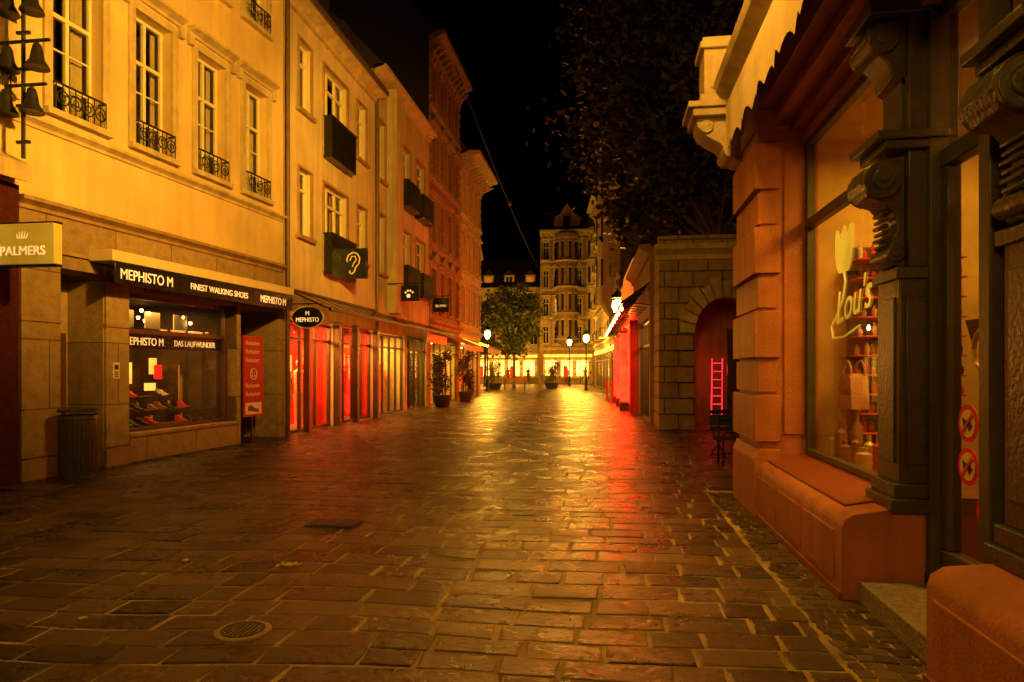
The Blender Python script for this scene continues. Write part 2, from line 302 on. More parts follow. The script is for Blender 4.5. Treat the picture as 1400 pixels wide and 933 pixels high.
# ---------------------------------------------------------------- ground & paving
def sheet(name,mat,x0,x1,y0,y1,z):
    me=bpy.data.meshes.new(name); me.from_pydata([(x0,y0,z),(x1,y0,z),(x1,y1,z),(x0,y1,z)],[],[(0,1,2,3)]); me.materials.append(MATS[mat])
    o=bpy.data.objects.new(name,me); sc.collection.objects.link(o)
sheet('ground','mat_ground',-300,300,-300,400,-.03)
sheet('street_bedding','mortar',-24,9,-12,84,-.007)
def paving(name,mat,xr,segs,wr,gap=.014,skew=.05,seed=1,holes=()):
    r=random.Random(seed); vs=[];fs=[];ti=[]
    for y0,y1,rh in segs:
      y=y0
      while y<y1:
        h=rh*r.uniform(.78,1.22); x0,x1=xr(y); x=x0-r.random()*wr[0]
        while x<x1:
            w=r.uniform(*wr)*(rh/.27 if rh>.2 else 1); xa,xb=max(x,x0),min(x+w,x1)
            cx,cy=(xa+xb)/2,y+h/2
            if xb-xa>.05 and not any(abs(cx-hx)<hr+w*.35 and abs(cy-hy)<hr2+h*.2 for hx,hy,hr,hr2 in holes):
                def wy(px,py): return py+skew*px+.05*math.sin(px*.9+py*.7)+.03*math.sin(px*2.3+1.3*py)
                g=gap*r.uniform(.5,1.2); j=lambda:r.uniform(-.011,.011)
                z=r.uniform(-.002,.004)+.003*math.sin(cx*1.1+cy*.5)*math.sin(cy*.8); tx=r.uniform(-.009,.009); ty=r.uniform(-.014,.014)
                base=[(xa+g+j(),y+g+j()),(xb-g+j(),y+g+j()),(xb-g+j(),y+h-g+j()),(xa+g+j(),y+h-g+j())]
                pts=[]
                for k in range(4):
                    a=base[k]; c=base[(k+1)%4]; pts.append(a); pts.append(((a[0]+c[0])/2+j()*.8,(a[1]+c[1])/2+j()*.8))
                n=len(vs)
                for (px,py) in pts: vs.append((px,wy(px,py),-.02))
                for (px,py) in pts: vs.append((px,wy(px,py),z+(px-cx)*tx+(py-cy)*ty-.004))
                for (px,py) in pts:
                    qx=px+(cx-px)*.05; qy=py+(cy-py)*.07; vs.append((qx,wy(qx,qy),z+(qx-cx)*tx+(qy-cy)*ty))
                for k in range(8):
                    k2=(k+1)%8; fs.append((n+k,n+k2,n+8+k2,n+8+k)); fs.append((n+8+k,n+8+k2,n+16+k2,n+16+k))
                fs.append(tuple(n+16+k for k in range(8))); t=r.random(); ti+= [t]*17
            x+=w
        y+=h
    me=bpy.data.meshes.new(name); me.from_pydata(vs,[],fs); me.materials.append(MATS[mat])
    a=me.attributes.new('tint','FLOAT','FACE'); a.data.foreach_set('value',ti)
    o=bpy.data.objects.new(name,me); sc.collection.objects.link(o)
paving('street_paving','paving_stone',lambda y:(-9.2,(1.27 if y<9 else (4.2 if y<18.3 else 1.2))) if y<42 else (-20,1.0),((-3,42,.27),(42,80,.4)),(.27,.62),seed=3)
paving('cobble_gutter','cobble',lambda y:(1.29,1.66+(.5 if 3.75<y<4.95 else 0)),((-1,9.0,.105),),(.10,.14),.008,.05,5)
m=B('manhole_cover',(-2.2,3.9)); m.lathe('cover','manhole_iron',0,0,[(.13,-.02),(.13,.018),(.112,.02),(.11,.013)],28)
for k in range(-3,4):
    L_=math.sqrt(.1**2-(k*.028)**2); m.box('ribs','manhole_iron',-L_,L_,k*.028-.006,k*.028+.006,.012,.021)
m.lathe('collar','mortar',0,0,[(.17,-.02),(.165,.010),(.135,.014)],24); m.finish()
m=B('drain_grate',(-2.8,6.75)); m.box('frame','manhole_iron',-.17,.17,-.26,.26,-.02,.014)
for k in range(11): m.box('ribs','manhole_iron',-.15,.15,-.24+k*.046,-.218+k*.046,.014,.022)
m.finish()
m=B('fallen_leaves')
for k in range(56):
    x,y=(-2.55+R.gauss(0,.05),5.25+R.gauss(0,.03)) if k<18 else (R.uniform(-6,1.4),R.uniform(2.8,12)); s=R.uniform(.012,.03); a=R.random()*6
    m.quad('leaves','leaf_litter',*[(y+s*math.cos(a+q)*(1 if i%2 else 1.6),x+s*math.sin(a+q),.014+.004*i) for i,q in enumerate((0,1.57,3.14,4.71))])
m.finish()
# ---------------------------------------------------------------- 1 corner shoe-shop house (left foreground)
U1=(.6,6.8); V1=(6.8,-.6)
b=B('ochre_corner_house',(-8.3,8.6),U1,V1,.006)
wins=[(-2.6,-1.7),(-1.05,-.15),(.57,1.5),(2.2,3.1),(3.8,4.68),(5.34,6.2)]
ops=[(a,c,5.5,7.85,.24) for a,c in wins]+[(a,c,9.3,11.4,.24) for a,c in wins]
facade(b,'walls','plaster_ochre',-6,6.88,4.08,12.6,ops)
g=[(.74,1.54,0,3.15,.7),(2.09,5.06,.47,2.95,.28),(5.2,6.6,0,2.95,.9)]
facade(b,'ground_floor','granite_block',0,6.88,0,4.08,g)
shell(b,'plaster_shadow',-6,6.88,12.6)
b.quad('roof','roof_dark',(-6,0,12.6),(6.88,0,12.6),(6.88,-8,12.6),(-6,-8,12.6))
cornice(b,'trim_stone',-6,6.88,12.4,.7,.5); 
cornice(b,'trim_stone',-6,6.87,5.12,.12,.16,part='ledge')
cornice(b,'brown_stone',.02,6.87,3.92,.14,.18,part='lower_cornice'); b.box('lower_cornice','brown_stone',.02,6.87,-.01,.045,3.35,3.4)
for a,c in wins:
    for z0,z1 in ((5.5,7.85),(9.3,11.4)):
        win(b,a,c,z0,z1,.24,'white_frame',.66,bars=2,cur=.25,sur='trim_stone',sw=.14,hood='trim_stone')
        rail(b,a+.0,c-.0,z0-.02,z0+.42,.10)
        b.box('window_surrounds','trim_stone',a-.28,a-.16,-.01,.1,z1+.0,z1+.2); b.box('window_surrounds','trim_stone',c+.16,c+.28,-.01,.1,z1,z1+.2)
for a,c in ((.06,.70),(1.56,2.05),(6.62,6.86)):
    b.box('pilasters','granite_block',a,c,-.01,.045,.32,3.3); b.box('pilasters','brown_stone',a-.02,c+.02,-.01,.075,0,.3); b.box('pilasters','brown_stone',a-.02,c+.02,-.01,.07,2.3,2.36);
b.box('plinth','granite_block',2.09,5.06,-.02,.03,0,.44)
b.box('plinth','brown_stone',2.05,5.1,-.2,.07,.44,.5)
b.quad('doors','granite_block',(.74,-.7,0),(1.54,-.7,0),(1.54,-.7,3.15),(.74,-.7,3.15)); b.box('doors','maroon_frame',.8,1.48,-.7,-.66,0,2.2)
for x in (2.12,4.98): b.box('shop_window','maroon_frame',x-.05,x+.05,-.27,-.18,.5,2.95)
for z in (.52,2.28,2.9): b.box('shop_window','maroon_frame',2.17,4.93,-.265,-.19,z-.04,z+.04)
b.quad('glass_shop','glass',(2.12,-.24,.5),(4.98,-.24,.5),(4.98,-.24,2.9),(2.12,-.24,2.9))
b.box('shop_window','sign_black',2.18,4.92,-.30,-.262,1.98,2.24)
b.text('MEPHISTO M',2.25,-.255,2.04,.20,'sign_text_lit',U1,sx=.85); b.text('DAS LAUFWUNDER',3.5,-.255,2.05,.16,'sign_text_lit',U1,sx=.85)
for p in (((2.1,-.28,.45),(5.1,-.28,.45),(5.1,-2.6,.45),(2.1,-2.6,.45)),((2.1,-2.6,.4),(5.1,-2.6,.4),(5.1,-2.6,3),(2.1,-2.6,3)),((2.1,-.28,2.97),(5.1,-.28,2.97),(5.1,-2.6,2.97),(2.1,-2.6,2.97)),((2.1,-.28,.4),(2.1,-2.6,.4),(2.1,-2.6,3),(2.1,-.28,3)),((5.1,-.28,.4),(5.1,-2.6,.4),(5.1,-2.6,3),(5.1,-.28,3))):
    b.quad('shop_interior','interior_dark',*p)
for r_,z in enumerate((.56,.8,1.05)): 
    v0=-.55-.5*r_; b.box('shelves','interior_dark',2.25,4.95,v0-.2,v0+.12,z-.02,z)
    for k in range(12):
        if R.random()<.25: continue
        x=2.35+k*.215+R.uniform(-.05,.05); y=v0-.03; mt=R.choice(['goods_red','goods_dark','goods_dark','goods_brown','goods_white']); q=R.uniform(.8,1.15)
        b.prismU('goods_shoes',mt,[(y-.1*q,z),(y+.14*q,z),(y+.15*q,z+.03*q),(y+.04,z+.06*q),(y-.02,z+.12*q),(y-.1*q,z+.13*q)],x,x+.08)
        if k%4==r_%4: b.box('goods','goods_white' if R.random()<.5 else 'goods_gold',x+.11,x+.17,y-.06,y-.05,z,z+.16)
for (u_,v_,z,w,h,mt) in ((2.9,-2.5,1.3,.3,.45,'poster_glow_red'),(3.5,-2.3,1.25,.22,.5,'window_lit'),(3.95,-1.9,1.2,.12,.6,'goods_gold'),(4.2,-2.1,1.3,.25,.45,'window_lit'),(4.65,-1.7,1.4,.2,.3,'poster_glow_red'),(4.6,-1.9,1.15,.3,.16,'window_lit'),(4.9,-1.3,.9,.1,.8,'goods_gold'),(4.85,-2.0,1.5,.2,.35,'window_lit')): b.box('goods',mt,u_,u_+w,v_,v_+.03,z,z+h)  # amber and red pieces glow: bright spots put into the display's materials
for k in range(9): b.lathe('ceiling_lights','strip_light',2.5+k*.3,-1.0-.35*(k%4),[(.03,2.8-.12*(k%3)),(.036,2.86-.12*(k%3))],8)
for x in (3.0,3.7,4.5): b.box('goods','goods_white',x,x+.4,-1.1,-1.08,2.42,2.75)
b.light('AREA',3.6,-1.3,2.9,75,(1,.44,.07),1.8,.8,(0,-.1,-1),'shop_light')
b.box('doors','maroon_frame',5.25,6.55,-.9,-.84,0,2.9); b.quad('glass_panes','glass_dark',(5.4,-.83,.2),(6.4,-.83,.2),(6.4,-.83,2.2),(5.4,-.83,2.2))
b.box('doors','granite_block',5.08,5.2,-.05,.02,0,2.94)
b.finish()
s=B('sale_poster',(-8.3,8.6),U1,V1); s.box('board','poster_red',5.45,6.2,-.12,-.09,.55,2.35); s.box('posts','iron',5.8,5.84,-.16,-.12,0,.6)
for i,t in enumerate(['Reduziert','Reduziert','Reduziert','','','Reduziert','Reduziert']):
    if t: s.text(t,5.53,-.088,2.15-i*.19,.135,'paper_white',U1,.002)
s.ring('smiley','paper_white',(5.82,-.085,1.50),.12,.013,n=20); s.ring('smiley','paper_white',(5.82,-.085,1.51),.065,.012,n=10,a0=3.5,a1=5.9)
for q in (5.78,5.86): s.ring('smiley','paper_white',(q,-.085,1.54),.006,.009,n=6)
s.box('picture','paper_white',5.52,6.12,-.09,-.085,.6,.86); s.prismV('picture','goods_dark',[(5.6,.68),(6.0,.64),(6.02,.7),(5.85,.74),(5.75,.8),(5.62,.78)],-.085,-.08); s.finish()
s=B('shop_awning_sign',(-8.3,8.6),U1,V1,.008)
s.box('cassette','awning_cream',1.25,6.6,.0,.46,3.33,3.5); s.box('valance','sign_black',1.3,6.55,.43,.455,2.97,3.328)
s.text('MEPHISTO M',1.40,.46,3.06,.24,'sign_text_lit',U1,sx=.88); s.text('FINEST WALKING SHOES',3.05,.46,3.08,.165,'sign_text_lit',U1,sx=.95); s.text('MEPHISTO M',5.25,.46,3.06,.22,'sign_text_lit',U1,sx=.8); s.finish()
s=B('drainpipe',(-8.3,8.6),U1,V1); s.tube('pipe','copper_pipe',[(6.93,.1,z) for z in (0,.4,3,5,5.3,9,12.4)],.05,10)
for z in (.5,2.5,4.6,7,9.5): s.ring('brackets','iron',(6.93,.1,z),.055,.012,'v')
s.finish()
s=B('intercom',(-8.3,8.6),U1,V1,.004); s.box('plate','goods_white',1.68,1.82,.045,.065,1.45,1.72); s.box('lens','goods_dark',1.71,1.79,.064,.07,1.6,1.68)
for k in range(3): s.box('buttons','iron',1.71,1.79,.064,.072,1.48+k*.035,1.50+k*.035)
s.finish()
s=B('litter_bin',(-7.78,9.15)); s.lathe('body','dark_paint',0,0,[(.21,0),(.22,.03),(.235,.5),(.25,.86),(.265,.87),(.265,.92),(.24,.93),(.2,.9),(.19,.6)],28)
for k in range(28):
    a=2*math.pi*k/28; s.box('slats','dark_paint',.245*math.cos(a)-.008,.245*math.cos(a)+.008,.245*math.sin(a)-.008,.245*math.sin(a)+.008,.06,.86)
s.lathe('hood','dark_paint',0,0,[(.27,.97),(.275,1.0),(.25,1.03),(.1,1.05)],28)
for a in (.5,2.6,4.7): s.tube('hood_posts','iron',[(.24*math.cos(a),.24*math.sin(a),.9),(.24*math.cos(a),.24*math.sin(a),.99)],.012)
s.finish()
s=B('granite_shopfront',(-8.3,8.6),U1,V1,.01)
s.box('columns','red_granite',-.42,-.02,-.3,.1,0,4.2); s.box('columns','red_granite',-3.2,-2.8,-.3,.1,0,4.2); s.box('fascia','red_granite',-6,-.02,-.25,.06,3.3,4.06)
s.prismU('canopy','trim_stone',[(.0,4.3),(.35,4.2),(.35,4.45),(0,4.62)],-6,-.05)
s.quad('glass_shop','glass_dark',(-2.8,-.1,.1),(-.42,-.1,.1),(-.42,-.1,3.3),(-2.8,-.1,3.3)); s.quad('interior','room_dark',(-6,-.9,0),(0,-.9,0),(0,-.9,4),(-6,-.9,4)); s.finish()
s=B('hanging_shop_sign',(-8.25,8.15),(1,0),(0,-1),.01)
s.box('box','sign_lit',.05,1.03,-.07,.07,3.0,3.54); s.box('frame','iron',.03,1.05,-.06,.06,2.97,3.0); s.box('frame','iron',.03,1.05,-.06,.06,3.54,3.565)
s.text('PALMERS',.22,.075,3.12,.17,'sign_text_lit',(1,0),sx=1.0); s.tube('bracket','iron',[(-.1,0,3.4),(.05,0,3.4)],.02)
for k in range(5): s.prismV('crest','sign_text_lit',[(.54+k*.03-.06,3.34),(.56+k*.03-.06,3.34),(.56+k*.045-.09,3.46-.02*abs(k-2))],.07,.074)
s.finish()
s=B('bell_chime_sign',(-8.28,8.35),(1,0),(0,-1))
s.tube('frame','iron',[(.35,0,4.5),(.35,0,7.6)],.03); s.tube('frame','iron',[(-.2,0,6.9),(.7,0,6.9)],.025); s.tube('frame','iron',[(-.2,0,6.1),(.75,0,6.1)],.025); s.tube('frame','iron',[(-.2,0,5.5),(.7,0,5.5)],.025)
for i in range(6): s.box('ladder','iron',.25,.45,-.02,.02,4.7+i*.5,4.74+i*.5)
for (x,z) in ((.5,6.72),(.58,5.95),(.5,5.35),(.12,6.72),(.12,5.95),(.1,5.35)):
    s.lathe('bells','iron',x,.02,[(.03,z+.1),(.05,z+.08),(.07,z),(.09,z-.12),(.15,z-.22),(.155,z-.24),(.0,z-.22)],14); s.ring('bells','iron',(x,.02,z+.13),.03,.008)
s.finish()
# ---------------------------------------------------------------- 2 cream townhouse
b=B('cream_townhouse',(-7.7,15.5))
cs=[(.75,1.5),(2.3,4.0),(4.8,5.6)]
ops=[(a,c,p,q,.2) for a,c in cs for p,q in ((5.0 if a!=2.3 else 4.3,6.7),(8.2 if a!=2.3 else 7.4,9.95))]+[(.2,3.0,0,2.9,.15),(3.25,6.3,0,2.9,.15)]
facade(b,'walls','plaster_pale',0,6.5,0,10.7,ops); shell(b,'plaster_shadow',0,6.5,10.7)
b.prismU('roof','roof_dark',[(.35,10.85),(-2.6,13.6),(-8,13.6),(-8,10.7),(0,10.7)],0,6.5); cornice(b,'trim_stone',0,6.5,10.5,.42,.35)
b.box('gutter','copper_pipe',0,6.5,.36,.5,10.72,10.86)
b.tube('downpipe','copper_pipe',[(6.4,.12,z) for z in (0,3,6,10.6)],.05,8)
for k in range(3): b.box('dormers','roof_dark',1+k*2,1.9+k*2,-1.7,-.5,11.3,12.6); b.box('dormers','room_dark',1.15+k*2,1.75+k*2,-.5,-.47,11.5,12.4)
for a,c in cs:
    for p,q in ((5.0,6.7),(8.2,9.95)):
        if a==2.3:
            p-=.75; win(b,a,c,p,q,.2,'white_frame',.8,cols=3,bars=0,cur=.3,sur='brown_stone',sw=.07,sill=False)
            b.box('balcony_panels','sign_black',a-.05,c+.05,.05,.28,p-.05,p+1.05); b.box('balcony_panels','iron',a-.08,c+.08,.03,.31,p+1.05,p+1.09)
        else: win(b,a,c,p,q,.2,'white_frame',.72,cols=2 if a>2 else 2,bars=0,cur=.35,sur='brown_stone',sw=.06)
RW=['goods_red','goods_white','goods_gold','goods_dark']
shop(b,.2,3.0,2.85,'interior_red',(1,.24,.04),430,3,nm=3,back='interior_red',gmats=RW)
shop(b,3.25,6.3,2.85,'interior_red',(1,.22,.04),380,4,nm=3,back='interior_red',gmats=RW)
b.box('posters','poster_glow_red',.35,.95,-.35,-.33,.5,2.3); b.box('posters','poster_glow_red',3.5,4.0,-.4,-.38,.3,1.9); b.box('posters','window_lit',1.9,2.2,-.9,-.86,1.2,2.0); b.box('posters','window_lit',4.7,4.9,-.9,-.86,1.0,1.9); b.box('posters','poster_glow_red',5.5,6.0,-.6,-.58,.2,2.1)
for x in (1.1,3.1,4.5,6.35): b.box('columns','dark_paint',x-.08,x+.08,.02,.18,0,2.95)
for k in range(8):
    x=.02+k*.92; b.tube('canopy_ribs','iron',[(x,.02,3.55),(x,1.15,3.05)],.022)
b.quad('canopy_glass','glass_canopy',(0,.03,3.56),(6.5,.03,3.56),(6.5,1.18,3.06),(0,1.18,3.06)); b.box('canopy_ribs','iron',0,6.5,1.14,1.2,3.0,3.09); b.box('canopy_ribs','iron',0,6.5,0,.05,3.52,3.6)
b.text('SALE',.4,-.32,1.5,.24,'paper_white',(0,1),sx=.8); b.finish()
s=B('oval_shop_sign',(-7.62,15.75),(1,0),(0,-1))
def ell(cx,cz,rx,rz,n=28): return [(cx+rx*math.cos(2*math.pi*i/n),cz+rz*math.sin(2*math.pi*i/n)) for i in range(n)]
s.prismV('disc','paper_white',ell(.42,2.87,.41,.27),-.03,.03); s.prismV('disc','sign_black',ell(.42,2.87,.39,.25),-.035,.035); s.text('MEPHISTO',.42,.04,2.76,.15,'sign_text_lit',(1,0),align='CENTER',sx=.85); s.text('M',.42,.04,2.92,.14,'sign_text_lit',(1,0),align='CENTER'); s.tube('bracket','iron',[(-.08,0,3.2),(.8,0,3.2)],.015); s.tube('bracket','iron',[(.42,0,3.2),(.42,0,3.1)],.012); s.finish()
s=B('hearing_aid_shop_sign',(-7.62,18.7),(1,0),(0,-1),.01); s.box('box','sign_black',.05,.85,-.08,.08,4.2,5.05); s.tube('bracket','iron',[(-.1,0,4.9),(.1,0,4.9)],.02); s.tube('bracket','iron',[(-.1,0,4.35),(.1,0,4.35)],.02)
ear=[(.38,4.42),(.36,4.36),(.42,4.32),(.5,4.38),(.54,4.5),(.64,4.62),(.66,4.78),(.58,4.9),(.45,4.93),(.33,4.86),(.28,4.74),(.30,4.66)]
s.tube('ear_symbol','tulip_yellow',[(x,.095,z) for x,z in ear],.022); s.tube('ear_symbol','tulip_yellow',[(.37,.095,4.7),(.42,.095,4.82),(.52,.095,4.82),(.56,.095,4.72),(.48,.095,4.62),(.44,.095,4.52)],.018); s.finish()
s=B('paw_shop_sign',(-7.6,23.2),(1,0),(0,-1)); s.tube('bracket','iron',[(-.05,0,4.62),(1.15,0,4.62)],.02); s.box('box','sign_black',.45,1.1,-.05,.05,4.0,4.55)
for c,r in (((.72,4.18),.07),((.62,4.3),.035),((.7,4.36),.035),((.79,4.36),.035),((.87,4.3),.035)): s.prismV('paw','sign_text_lit',ell(c[0],c[1],r,r,12),.05,.056)
s.finish()
s=B('square_shop_sign',(-7.6,29.0),(1,0),(0,-1)); s.tube('bracket','iron',[(-.05,0,4.8),(.8,0,4.8)],.02); s.box('box','sign_black',.1,.8,-.05,.05,4.1,4.72); s.text('BLUMEN',.45,.055,4.32,.15,'sign_text_lit',(1,0),align='CENTER',sx=.85); s.finish()
# ---------------------------------------------------------------- 3 balcony townhouse
b=B('balcony_townhouse',(-7.7,22.0))
cs=[(.35,1.0),(2.7,4.1),(4.9,6.2)]; fl=((4.9,6.9),(8.1,10.1))
ops=[(a,c,p,q,.2) for a,c in cs for p,q in fl]+[(.4,3.4,0,2.9,.15),(3.7,6.6,0,2.9,.15)]
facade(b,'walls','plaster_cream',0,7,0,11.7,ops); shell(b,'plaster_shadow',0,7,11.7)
b.prismU('roof','roof_dark',[(.35,11.8),(-2.8,15),(-8,15),(-8,11.7),(0,11.7)],0,7); cornice(b,'trim_stone',0,7,11.5,.4,.35)
b.box('bay','plaster_cream',1.3,2.1,0,.35,3.6,11.5)
for a,c in cs:
    for p,q in fl:
        win(b,a,c,p,q,.2,'white_frame',.75,cur=.3,sur='brown_stone',sw=.08,lit='window_dim' if a==2.7 and p<6 else None)
        if a>1: b.box('balcony_panels','sign_black',a-.12,c+.12,.35,.39,p-.35,p+.6); b.box('balcony_panels','sign_black',a-.12,c+.12,0,.35,p-.4,p-.34); b.box('balcony_panels','iron',a-.12,a-.08,0,.36,p-.3,p+.6)
shop(b,.4,3.4,2.85,'interior_white',(1,.4,.05),220,4,nm=3,back='interior_ochre'); shop(b,3.7,6.6,2.85,'interior_dark',AMB,170,4,nm=2,back='interior_ochre')
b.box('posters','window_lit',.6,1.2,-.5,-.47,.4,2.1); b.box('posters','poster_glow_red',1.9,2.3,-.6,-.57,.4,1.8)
for k in range(8): b.tube('canopy_ribs','iron',[(k,.02,3.5),(k,1.1,3.1)],.02)
b.quad('canopy_glass','glass_canopy',(0,.03,3.51),(7,.03,3.51),(7,1.12,3.11),(0,1.12,3.11)); b.box('canopy_ribs','iron',0,7,1.1,1.15,3.03,3.13); b.box('fascia','awning_cream',3.6,6.8,.8,.86,2.65,3.0); b.finish()
# ---------------------------------------------------------------- terrace houses
def rowhouse(name,org,L,H,wall,cols,floors,trim,ground=None,shopcol=AMB,power=150,U=(0,1),V=(1,0),roof=3,corn=.7,brk=True,ww=1.0,lits=(),depth=8,interior='interior_white',gh=3.4,dormers=0,balc=False,cur=.2,ped=False):
    b=B(name,org,U,V); ops=[]; us=[L*(i+.5)/cols for i in range(cols)]
    fh=(H-gh-.6)/floors
    for f in range(floors):
        z0=gh+.55+f*fh+.25; z1=z0+fh*.62
        for u in us: ops.append((u-ww/2,u+ww/2,z0,z1,.25))
    facade(b,'walls',wall,0,L,0,H,ops+([(.3,L-.3,0,2.95,.15)] if ground else [])); shell(b,'plaster_shadow',0,L,H,depth)
    for i,o in enumerate(ops):
        win(b,o[0],o[1],o[2],o[3],.25,'white_frame',.7,cur=cur,sur=trim,sw=.13,hood=trim,lit='window_lit' if i in lits else None)
        if ped and i//cols in (0,2): b.prismV('pediments',trim,[(o[0]-.3,o[3]+.37),(o[1]+.3,o[3]+.37),((o[0]+o[1])/2,o[3]+.37+.4)],0,.2)
        if balc and i%2==1: rail(b,o[0]-.1,o[1]+.1,o[2]-.05,o[2]+.7,.45,fancy=False,step=.15); b.box('balcony_slabs',trim,o[0]-.2,o[1]+.2,0,.5,o[2]-.2,o[2]-.06)
    cornice(b,trim,0,L,H-.35,corn,.6); cornice(b,trim,0,L,gh+.1,.25,.3,part='ledge')
    for f in range(1,floors): cornice(b,trim,0,L,gh+.45+f*fh,.14,.2,part='string_courses')
    if brk:
        n=int(L/.55)
        for i in range(n):
            u=L*(i+.5)/n; b.prismU('brackets',trim,[(0,H-1.0),(.1,H-.95),(.2,H-.6),(corn*.8,H-.3),(0,H-.3)],u-.08,u+.08)
    for u in (0.02,L-.32):
        z=gh+.5
        while z<H-1: b.box('quoins',trim,u,u+.3,-.01,.05,z,z+.3); z+=.45
    b.prismU('roof','roof_dark',[(corn*.5,H+.25),(-roof*.7,H+.2+roof),(-depth,H+.2+roof),(-depth,H),(0,H)],0,L)
    for i in range(dormers):
        u=L*(i+.5)/dormers; b.box('dormers',wall,u-.55,u+.55,-1.6,-.2,H+.2,H+1.7); b.prismV('dormers','roof_dark',[(u-.75,H+1.7),(u+.75,H+1.7),(u,H+2.3)],-1.9,-.1)
        b.box('dormers','window_dim' if i%2 else 'room_dark',u-.35,u+.35,-.2,-.17,H+.45,H+1.5); b.box('dormers','white_frame',u-.03,u+.03,-.17,-.15,H+.45,H+1.5)
    if ground=='room': shop(b,.3,L-.3,2.9,interior,shopcol,power,max(2,int(L/1.1)),nm=max(1,int(L/2.2)))
    if ground=='bright':
        shop(b,.3,L-.3,2.9,interior,shopcol,0,max(2,int(L/1.5)),nm=max(1,int(L/2)),depth=2.0)
        n=max(2,int(L/1.6))
        for k in range(n):
            x=.4+(L-.8)*k/n; w=(L-.8)/n; b.quad('backlit_panels','shop_white',(x,-1.7,.9),(x+w*.72,-1.7,.9),(x+w*.72,-1.7,2.6),(x,-1.7,2.6))
            if k%2: b.box('posters','poster_glow_red',x+w*.2,x+w*.45,-.5,-.47,.8,2.0)
        b.box('fascia','shop_amber',.4,L-.4,.02,.12,2.95,3.25)
    return b
b=rowhouse('brick_townhouse',(-7.7,29.0),6.2,16.2,'brick_red',4,4,'brown_stone','room',AMB,300,roof=3,ww=.8,ped=True)
b.quad('walls','roof_dark',(-.02,0,11.7),(-.02,-8,11.7),(-.02,-8,19.2),(-.02,-2.1,19.3),(-.02,0,16.3)); b.finish()  # end wall coloured dark to look unlit where the floodlight hits
rowhouse('eaved_townhouse',(-7.7,35.2),6,12.9,'plaster_ochre',4,3,'trim_stone','bright',roof=2.5,corn=1.1,ww=.85).finish()
def fabric_awning(y,x=-7.7):
    s=B('fabric_awning',(x,y))
    for k in range(10): s.quad('fabric','awning_cream' if k%2 else 'goods_gold',(k*.45,.05,3.3),((k+1)*.45,.05,3.3),((k+1)*.45,1.4,2.75),(k*.45,1.4,2.75)); s.quad('valance','awning_cream',(k*.45,1.4,2.75),((k+1)*.45,1.4,2.75),((k+1)*.45,1.41,2.5),(k*.45,1.41,2.5))
    s.tube('bar','iron',[(0,1.4,2.75),(4.5,1.4,2.75)],.02); s.finish()
fabric_awning(30); fabric_awning(36)
rowhouse('balcony_corner_house',(-10.5,52),9,11.5,'plaster_cream',5,2,'trim_stone','bright',U=(-.15,1),V=(1,.15),ww=1,balc=True).finish()
rowhouse('mansard_house',(-17,76.5),9.6,10.6,'plaster_ochre',6,2,'trim_stone','bright',U=(1,0),V=(0,-1),dormers=4,roof=3.6,ww=.9,brk=False,gh=3.6,cur=.1).finish()
b=rowhouse('grand_corner_house',(-7.2,74),6.0,16.4,'brown_stone',5,4,'trim_stone','bright',U=(1,0),V=(0,-1),dormers=0,roof=2.5,ww=.62,balc=True,gh=3.6,lits=(6,),cur=.1,ped=True,corn=.9)
b.lathe('round_bay','brown_stone',2.9,.0,[(.3,3.9),(1.15,4.7),(1.15,15.6),(1.35,15.8),(1.35,16.2)],14)
for f in range(4):
    z=4.9+f*2.8
    for a in (.62,1.25,1.9,2.52): 
        cx,cv=2.9-1.14*math.cos(a),1.14*math.sin(a); b.box('bay_windows','room_dark',cx-.17,cx+.17,cv-.05,cv+.03,z+.3,z+2.0); b.box('bay_windows','trim_stone',cx-.22,cx+.22,cv-.05,cv+.1,z+2.0,z+2.15)
    b.lathe('bay_cornices','trim_stone',2.9,0,[(1.15,z-.12),(1.4,z-.05),(1.4,z+.05),(1.15,z+.1)],14)
    if f in (1,2):
        for k in range(15): 
            a=math.pi*(k+.5)/15; b.tube('bay_railings','iron',[(2.9-1.36*math.cos(a),1.36*math.sin(a),z+.05),(2.9-1.36*math.cos(a),1.36*math.sin(a),z+.75)],.02)
b.prismV('gable','brown_stone',[(1.5,16.6),(4.3,16.6),(4.3,18.1),(3.7,18.4),(2.9,19.6),(2.1,18.4),(1.5,18.1)],-.8,.1); b.box('gable','room_dark',2.5,3.3,.1,.13,16.9,18.2); b.box('gable','window_dim',5.0,5.6,-.75,-.72,17.1,18.0)
b.lathe('corner_turret','trim_stone',6.0,-.2,[(.3,4),(1.0,5),(1.0,16.6),(1.2,16.8)],12); b.lathe('corner_turret','roof_dark',6.0,-.2,[(1.3,16.8),(1.15,18),(.7,19),(.3,19.6),(.1,21)],12)
for z in (5,7.8,10.6,13.4): 
    for a in (0.9,1.6,2.3): b.box('turret_windows','room_dark',6-1.0*math.cos(a)-.2,6-1.0*math.cos(a)+.2,-.2+.98*math.sin(a),-.2+1.03*math.sin(a),z+.3,z+2)
    b.lathe('bay_cornices','trim_stone',6,-.2,[(1.0,z-.1),(1.18,z),(1.0,z+.1)],12)
b.finish()
b=rowhouse('gabled_townhouse',(.75,40),11,13.5,'plaster_pale',6,3,'trim_stone','bright',U=(-.045,1),V=(-1,-.045),roof=3,corn=.6,ww=1.0,balc=True,depth=7,ped=True)
